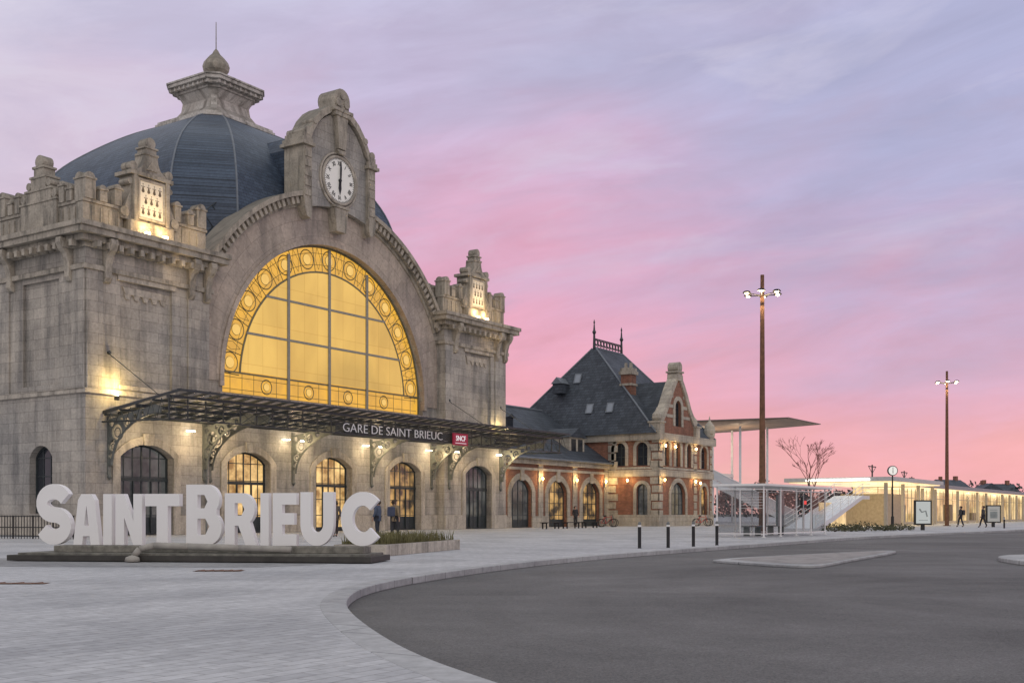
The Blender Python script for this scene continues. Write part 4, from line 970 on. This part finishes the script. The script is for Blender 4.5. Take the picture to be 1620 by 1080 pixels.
b=MB(); b.box(.9,LN-.3,-.3,.35,.2,.36); b.obj('plinth_beam',sgn,basic('stained_timber',(.20,.19,.165),.9,0,.5,6,.5),bevel=.02)
LPAINT=basic('sign_paint',(.82,.81,.81),.5,0,.035,.8,0,.3)
for ch,x0,x1,h in (('S',60,117,1.43),('A',121,164,1.19),('I',170,184,1.19),('N',190,233,1.19),('T',238,293,1.19),('B',304,360,1.40),('R',365,415,1.20),('I',421,434,1.20),('E',440,477,1.20),('U',483,534,1.22),('C',545,602,1.22)):
    o=LT[ch]; xs=[p[0] for q in o for p in q]; ys=[p[1] for q in o for p in q]
    a,c=min(xs),max(xs); y0,y1=min(ys),max(ys); W=(x1-x0)*k
    oo=[[((x0-38)*k+(p[0]-a)/(c-a)*W,.37+(p[1]-y0)/(y1-y0)*h) for p in q] for q in o]
    b=MB(); b.prism(oo,-.09,.09,'F')
    b.obj('letter',sgn,LPAINT)
b=MB(); pts=[(3.15,-.85,.02),(3.2,-.85,.16),(3.3,-.8,.3),(3.6,-.72,.38),(4.4,-.66,.36),(5.6,-.66,.33),(6.8,-.62,.3)]
for i in range(len(pts)-1): b.tube(pts[i],pts[i+1],.075,.075,8)
b.lathe([(.02,.0),(.17,.03),(.15,.12),(.05,.16)],3.2,-.95,10)
e2=thing('flexible_hose','pale flexible hose lying along weathered sign platform','hose',P1,math.atan2(dv.y,dv.x)); b.obj('hose_body',e2,basic('hose_rubber',(.34,.32,.29),.7),smooth=True)
# planter
pe=thing('stone_planter','low granite planter filled with long grass','planter',site(-3.2,31.5))
pp=[(-4.6,28.9),(-3.25,28.9),(-1.6,34.6),(-4.2,36.0)]
inn=[((x+3.4)*.86-3.4,(y-32.1)*.9+32.1) for x,y in pp]
b=MB(); b.prism([pl(pp),pl(inn)],.0,.30,'T'); b.obj('planter_wall',pe,STONE2,world=True,bevel=.02)
b=MB(); b.prism([pl(inn)],.0,.22,'T'); b.obj('soil',pe,basic('soil',(.06,.05,.04),.95),world=True)
def tufts(parent,area,n,h,mat_,nm='grass'):
    b=MB()
    for _ in range(n):
        a,c=area(); x,y,_z=site(a,c,.2); an=random.uniform(0,6.28); hh=h*random.uniform(.5,1.2); w_=.012; ln=random.uniform(.05,.5)*hh
        dx,dy=math.cos(an),math.sin(an)
        b.add([(x-dy*w_,y+dx*w_,.15),(x+dy*w_,y-dx*w_,.15),(x+dx*ln*.4+dy*w_,y+dy*ln*.4-dx*w_,.15+hh*.6),(x+dx*ln*.4-dy*w_,y+dy*ln*.4+dx*w_,.15+hh*.6),(x+dx*ln,y+dy*ln,.15+hh)],[(0,1,2,3),(3,2,4)])
    return b.obj(nm,parent,mat_,world=True,kind='stuff',merge=False)
GR1=basic('dry_grass',(.15,.14,.06),.85,0,.4,3)
def inpp():
    s=random.random(); t=random.random(); lx=(-4.45+s*.25,-3.35+s*1.6); return (lx[0]+(lx[1]-lx[0])*t, 29.3+s*5.4)
tufts(pe,inpp,2200,.42,GR1)
def shrub(lt,d,r,h,lab):
    e=thing('shrub',lab,'shrub',site(lt,d),group='low shrubs by the ramp')
    b=MB()
    for i in range(8): a=i*.8; b.tube((0,0,0),(r*.6*math.cos(a),r*.6*math.sin(a),h*.7),.02,.01,5)
    b.obj('stem',e,bpy.data.materials.get('bark') or basic('bark',(.09,.07,.05),.9))
    b=MB()
    for _ in range(420):
        a=random.uniform(0,6.28); rr=r*math.sqrt(random.random()); z=h*random.random()*(1-.5*(rr/r)**2)+.05
        c=Vector((rr*math.cos(a),rr*math.sin(a),z)); s=random.uniform(.04,.09); q=Vector((random.gauss(0,1),random.gauss(0,1),random.gauss(0,1))).normalized(); t=q.orthogonal().normalized()*s; u_=q.cross(t)*.5
        b.add([c-t,c+u_,c+t,c-u_],[(0,1,2,3)])
    b.obj('foliage',e,bpy.data.materials.get('shrub_leaf') or basic('shrub_leaf',(.09,.09,.05),.8,0,.5,4),merge=False)
for lt,d,r,h in ((19.6,68,.9,.5),(20.9,69,.8,.4),(22,70,1.0,.6),(23.6,71,.7,.35),(25.3,73,.9,.45)): shrub(lt,d,r,h,'low green shrub with loose twiggy leaves')
te=thing('bare_tree','small winter tree with reddish bare twigs','tree',site(21.9,82))
random.seed(5)
tb=MB(); cb=MB(); tips=[]
def grow(p,d,L,r,lv):
    q=p+d*L; (tb if lv<2 else cb).tube(p,q,r,max(.010,r*.7),6 if lv<2 else 3)
    if lv>=6: tips.append(q); return
    for _ in range(3 if lv<1 else random.choice((2,2,3))):
        nd_=(d+Vector((random.uniform(-.6,.6),random.uniform(-.6,.6),random.uniform(-.10,.35)))).normalized()
        grow(q,nd_,L*random.uniform(.60,.86),max(.011,r*.60),lv+1)
grow(Vector((0,0,0)),Vector((.03,0,1)),1.9,.10,0)
for q in tips:
    c=q+Vector((random.uniform(-.1,.1),random.uniform(-.1,.1),random.uniform(-.1,.1))); s=.025
    cb.add([c+Vector((-s,0,0)),c+Vector((0,s,s)),c+Vector((s,0,0)),c+Vector((0,-s,-s))],[(0,1,2,3)])
tb.obj('trunk',te,basic('tree_bark',(.12,.08,.07),.9)); cb.obj('crown',te,basic('red_twigs',(.20,.075,.065),.9),merge=False)
# ------------------------------------------------------------ fence, benches, bikes
fe=thing('iron_fence','low dark iron railing beside granite wall','fence',site(-20.5,48.5))
b=MB(); L0=Vector(site(-24,50,0)); L1=Vector(site(-18.9,48.3,0))
for z in (.12,.5,.98): b.tube(L0+Vector((0,0,z)),L1+Vector((0,0,z)),.025,n=6)
for i in range(36): p=L0.lerp(L1,i/35); b.tube(p,p+Vector((0,0,1.02)),.018 if i%7 else .04,n=5)
b.obj('railing',fe,BLACK,world=True)
def bench(loc,rz):
    e=thing('bench','dark slatted bench on paving before brick wing','bench',loc,rz,group='benches before the wing')
    b=MB()
    for i in range(4): b.box(-1.1,1.1,-.24+i*.13,-.14+i*.13,.43,.47)
    b.obj('seat',e,BLACK)
    for x in (-.85,.85): b=MB(); b.box(x-.04,x+.04,-.22,.22,.38,.43); b.box(x-.04,x+.04,-.2,-.12,0,.38); b.box(x-.04,x+.04,.12,.2,0,.38); b.obj('leg',e,BLACK)
    return e
bn=bench((35.5,-4.6,0),0); dup(bn,(38.4,-4.6,0)); dup(bn,(41.2,-4.6,0))
def bike(loc,rz,col,lab):
    e=thing('bicycle',lab,'bicycle',loc,rz,group='parked bicycles')
    for x in (-.52,.52):
        b=MB(); b.torus((x,0,.34),.32,.03,24,6)
        for i in range(10): a=i*math.pi/5; b.tube((x,0,.34),(x+.31*math.cos(a),0,.34+.31*math.sin(a)),.004,n=3)
        b.obj('wheel',e,BLACK)
    b=MB()
    for p,q in (((-.52,0,.34),(-.08,0,.3)),((-.08,0,.3),(-.2,0,.85)),((-.2,0,.8),(.38,0,.82)),((-.08,0,.3),(.4,0,.7)),((-.52,0,.34),(-.2,0,.78)),((.52,0,.34),(.36,0,.95))): b.tube(p,q,.024,n=6)
    b.obj('frame',e,basic(lab.split()[0]+'_bicycle_paint',col,.4))
    b=MB(); b.path([(.3,-.27,.98),(.36,-.1,1.0),(.36,.1,1.0),(.3,.27,.98)],.014,5); b.obj('handlebar',e,BLACK)
    b=MB(); b.lathe([(.03,.84),(.09,.9),(.1,.93),(.05,.96)],-.22,0,8); b.obj('saddle',e,BLACK)
RZ=rad(-56.5)
bike((47.6,-2.6,0),RZ+.2,(.35,.03,.03),'red bicycle parked before brick wing')
bike((48.6,-2.2,0),RZ-.3,(.05,.05,.06),'dark bicycle parked beside brick wing')
bike((57.6,-6.6,0),RZ+.15,(.5,.05,.03),'orange bicycle parked before brick pavilion')
bike((58.6,-6.3,0),RZ-.15,(.3,.3,.32),'grey bicycle parked before brick pavilion')
# ------------------------------------------------------------ people
def skin(verts,edges,radii,mat_,name,parent,sub=1):
    me=bpy.data.meshes.new('s'); me.from_pydata([Vector(v) for v in verts],edges,[]); ob=bpy.data.objects.new('s',me); COL.objects.link(ob)
    ob.modifiers.new('k','SKIN'); ob.modifiers.new('u','SUBSURF').levels=sub
    for i,r in enumerate(radii):
        d=me.skin_vertices[0].data[i]; d.radius=(r,r) if not isinstance(r,tuple) else r; d.use_root=(i==0)
    dg=bpy.context.evaluated_depsgraph_get(); dg.update(); m2=bpy.data.meshes.new_from_object(ob.evaluated_get(dg)); bpy.data.objects.remove(ob)
    return mkobj(m2,name,parent,mat_,smooth=True)
SKIN=basic('skin',(.45,.28,.21),.6,0,.05)
def person(loc,rz,coat,legs,hair,lab,stride=.0,bag=None):
    e=thing('person',lab,'person',loc,rz); s=stride
    V=[];Ed=[];R=[]
    def a(p,r,par=None):
        V.append(p);R.append(r)
        if par is not None: Ed.append((par,len(V)-1))
        return len(V)-1
    pel=a((0,0,.95),.12); sp_=a((0,.0,1.13),.11,pel); chs=a((0,0,1.33),.13,sp_); nk=a((0,.0,1.47),.052,chs); h1=a((0,.015,1.545),.07,nk); h2=a((0,.02,1.62),.088,h1); a((0,.01,1.69),.06,h2); a((0,.115,1.59),.013,h2)
    J={}
    for sd in (-1,1):
        sw=-sd*s
        sh=a((sd*.17,0,1.40),.058,chs); el=a((sd*.225,-.02+sw*.25,1.14),.042,sh); wr=a((sd*.225,.08+sw*.5,.91),.027,el); hd=a((sd*.225,.10+sw*.55,.85),.032,wr)
        for i in range(4): f1=a((sd*(.222),.075+.018*i+sw*.57,.80),.009,hd); a((sd*.215,.08+.019*i+sw*.58,.755-.008*(i in (1,2))),.008,f1)
        t1=a((sd*.20,.135+sw*.56,.83),.010,hd); a((sd*.19,.145+sw*.57,.795),.009,t1)
        hp=a((sd*.09,0,.9),.085,pel); kn=a((sd*.1,.02+sd*s*.5,.50),.058,hp); an=a((sd*.1,-.02+sd*s,.10),.04,kn); a((sd*.1,.13+sd*s,.045),.035,an)
        J[sd]=((sd*.17,0,1.40),(sd*.225,-.02+sw*.25,1.14),(sd*.225,.07+sw*.47,.94),(sd*.09,0,.9),(sd*.1,.02+sd*s*.5,.50),(sd*.1,-.02+sd*s,.12),(sd*.1,.13+sd*s,.05))
    skin(V,Ed,R,SKIN,'body',e)
    cm=basic('coat_cloth',coat,.85,0,.2,8); lm=basic('trouser_cloth',legs,.85,0,.2,8); hm=basic('hair_strands',hair,.7,0,.3,20)
    v=[(0,0,.93),(0,0,1.13),(0,0,1.34),(0,0,1.44),(0,0,.76)]; ed=[(0,1),(1,2),(2,3),(0,4)]; r=[.165,.145,.155,.085,.17]
    for sd in (-1,1):
        i=len(v); v+= [J[sd][0],J[sd][1],J[sd][2]]; ed+=[(2,i),(i,i+1),(i+1,i+2)]; r+=[.078,.062,.05]
    skin(v,ed,r,cm,'coat',e)
    v=[(0,0,.92)]; ed=[]; r=[.13]
    for sd in (-1,1):
        i=len(v); v+=[J[sd][3],J[sd][4],J[sd][5]]; ed+=[(0,i),(i,i+1),(i+1,i+2)]; r+=[.10,.075,.062]
    skin(v,ed,r,lm,'trousers',e)
    for sd in (-1,1): skin([J[sd][5],(J[sd][6][0],J[sd][6][1]-.07,.055),J[sd][6]],[(0,1),(1,2)],[.05,.055,.045],BLACK,'shoe',e)
    skin([(0,-.02,1.60),(0,-.03,1.66),(0,.01,1.71),(0,-.06,1.56)],[(0,1),(1,2),(0,3)],[.095,.093,.075,.07],hm,'hair',e)
    if bag: 
        b=MB(); b.box(-.17,.17,-.34,-.15,.98,1.40); b.obj('backpack',e,basic('bag_cloth',bag,.8),bevel=.05)
    return e
FACE=rad(-56.5)
person(site(-6.0,50.0),FACE+1.2,(.07,.09,.14),(.03,.035,.05),(.05,.03,.02),'person in blue jacket standing near station doors',.05)
person(site(-5.1,48.8),FACE-.6,(.24,.18,.11),(.03,.03,.035),(.06,.035,.02),'person in brown coat carrying dark bag near doors',.12,(.05,.06,.10))
person(site(-8.35,53),FACE+.4,(.10,.08,.07),(.05,.04,.04),(.03,.02,.02),'person in dark coat walking near station entrance',.16)
person((45.2,-1.0,0),2.6,(.03,.03,.035),(.03,.03,.035),(.03,.02,.02),'person in black coat by wing doorway',.05)
person(site(36.9,92.2),FACE+1.5,(.04,.04,.045),(.03,.03,.04),(.03,.02,.02),'person in dark clothes with backpack walking on pavement',.2,(.05,.05,.06))
person(site(37.2,88.5),FACE+1.4,(.05,.045,.05),(.03,.03,.04),(.05,.03,.02),'person in black coat walking along pavement',.24)
# ------------------------------------------------------------ far things
for lt,d in ((45,140),(56,160),(66,185)):
    e=thing('catenary_mast','slender railway catenary mast against pink sky','catenary mast',site(lt,d),group='railway catenary masts')
    b=MB(); b.tube((0,0,0),(0,0,7.2),.12,.09,6); b.obj('mast',e,IRON)
    b=MB(); b.box(-1.6,1.6,-.05,.05,6.9,7.02); b.tube((-1.5,0,6.9),(0,0,6.1),.04,n=4); b.tube((1.5,0,6.9),(0,0,6.1),.04,n=4); b.obj('cross_arm',e,IRON)
e=thing('television_antenna','thin television antenna on slate roof ridge','antenna',(45.9,8,10.6))
b=MB(); b.tube((0,0,0),(0,0,4.3),.045,n=5); b.obj('mast',e,IRON)
b=MB(); b.tube((-1.2,0,4.1),(1.2,0,4.1),.035,n=4)
for i in range(7): x=-1.0+i*.33; b.tube((x,-.5,4.1),(x,.5,4.1),.025,n=4)
b.tube((-.8,0,3.2),(.8,0,3.2),.03,n=4); b.obj('aerial',e,IRON)
HW=basic('render_wall',(.36,.33,.31),.85,0,.15,.6)
for i,(lt,d,w_,dp,h,rz) in enumerate(((99,260,12,8,6.0,1.1),(106,272,9,7,6.8,.6),(111,262,9,7,5.6,1.4),(120,285,12,8,5.8,1.3),(90,270,9,7,5.4,.3),(134,310,14,9,5.2,1.0),(128,295,8,7,6.4,.1))):
    e=thing('house','distant rendered house with dark slate gable roof','house',site(lt,d),FACE+rz,group='houses beyond the railway')
    b=MB(); b.box(-w_/2,w_/2,-dp/2,dp/2,0,h); b.obj('wall',e,HW)
    b=MB(); b.prism([[(-dp/2-.4,h),(dp/2+.4,h),(0,h+dp*.36)]],-w_/2-.3,w_/2+.3,'S'); r_=b.obj('roof',e,SLATE2)
    b=MB(); b.box(w_*.25,w_*.25+.9,-.4,.4,h+1,h+dp*.36+.9); o=b.obj('chimney',e,BRICK); o.parent=r_
    for sx in (-.3,0,.3):
        b=MB(); b.box(w_*sx-.6,w_*sx+.6,-dp/2-.05,-dp/2-.01,h-2.2,h-.7); b.obj('window',e,DOORMD if sx==0 else DGLASS)
b=MB()
for _ in range(12000):
    t=random.random(); lt=55+t*150; d=300+random.uniform(-8,8); hh=7.0+1.4*math.sin(lt*.21)+1.1*math.sin(lt*.67+1)+math.sin(lt*1.9)*.8
    c=Vector(site(lt,d,max(.2,hh*random.random()**.6))); s=random.uniform(.3,.8); q=Vector((random.gauss(0,1),random.gauss(0,1),random.gauss(0,1))).normalized(); t_=q.orthogonal().normalized()*s; u_=q.cross(t_)*.6
    b.add([c-t_,c+u_,c+t_,c-u_],[(0,1,2,3)])
o=b.obj('far_wood',None,basic('far_foliage',(.10,.085,.085),.9),kind='stuff',merge=False); o['label']='dark line of distant trees beyond the railway'; o['category']='wood'
# ------------------------------------------------------------ camera & colour
cd=bpy.data.cameras.new('Camera'); cam=bpy.data.objects.new('Camera',cd); COL.objects.link(cam)
cam.location=(CAMX,CAMY,CAMZ); cam.rotation_euler=(rad(90),0,FA-rad(90)); cd.sensor_width=36; cd.lens=39.4; cd.shift_y=272/1620; cd.clip_end=6000; cd.clip_start=.1
scene.camera=cam
scene.view_settings.view_transform='Standard'; scene.view_settings.look='None'; scene.view_settings.exposure=0; scene.view_settings.gamma=1
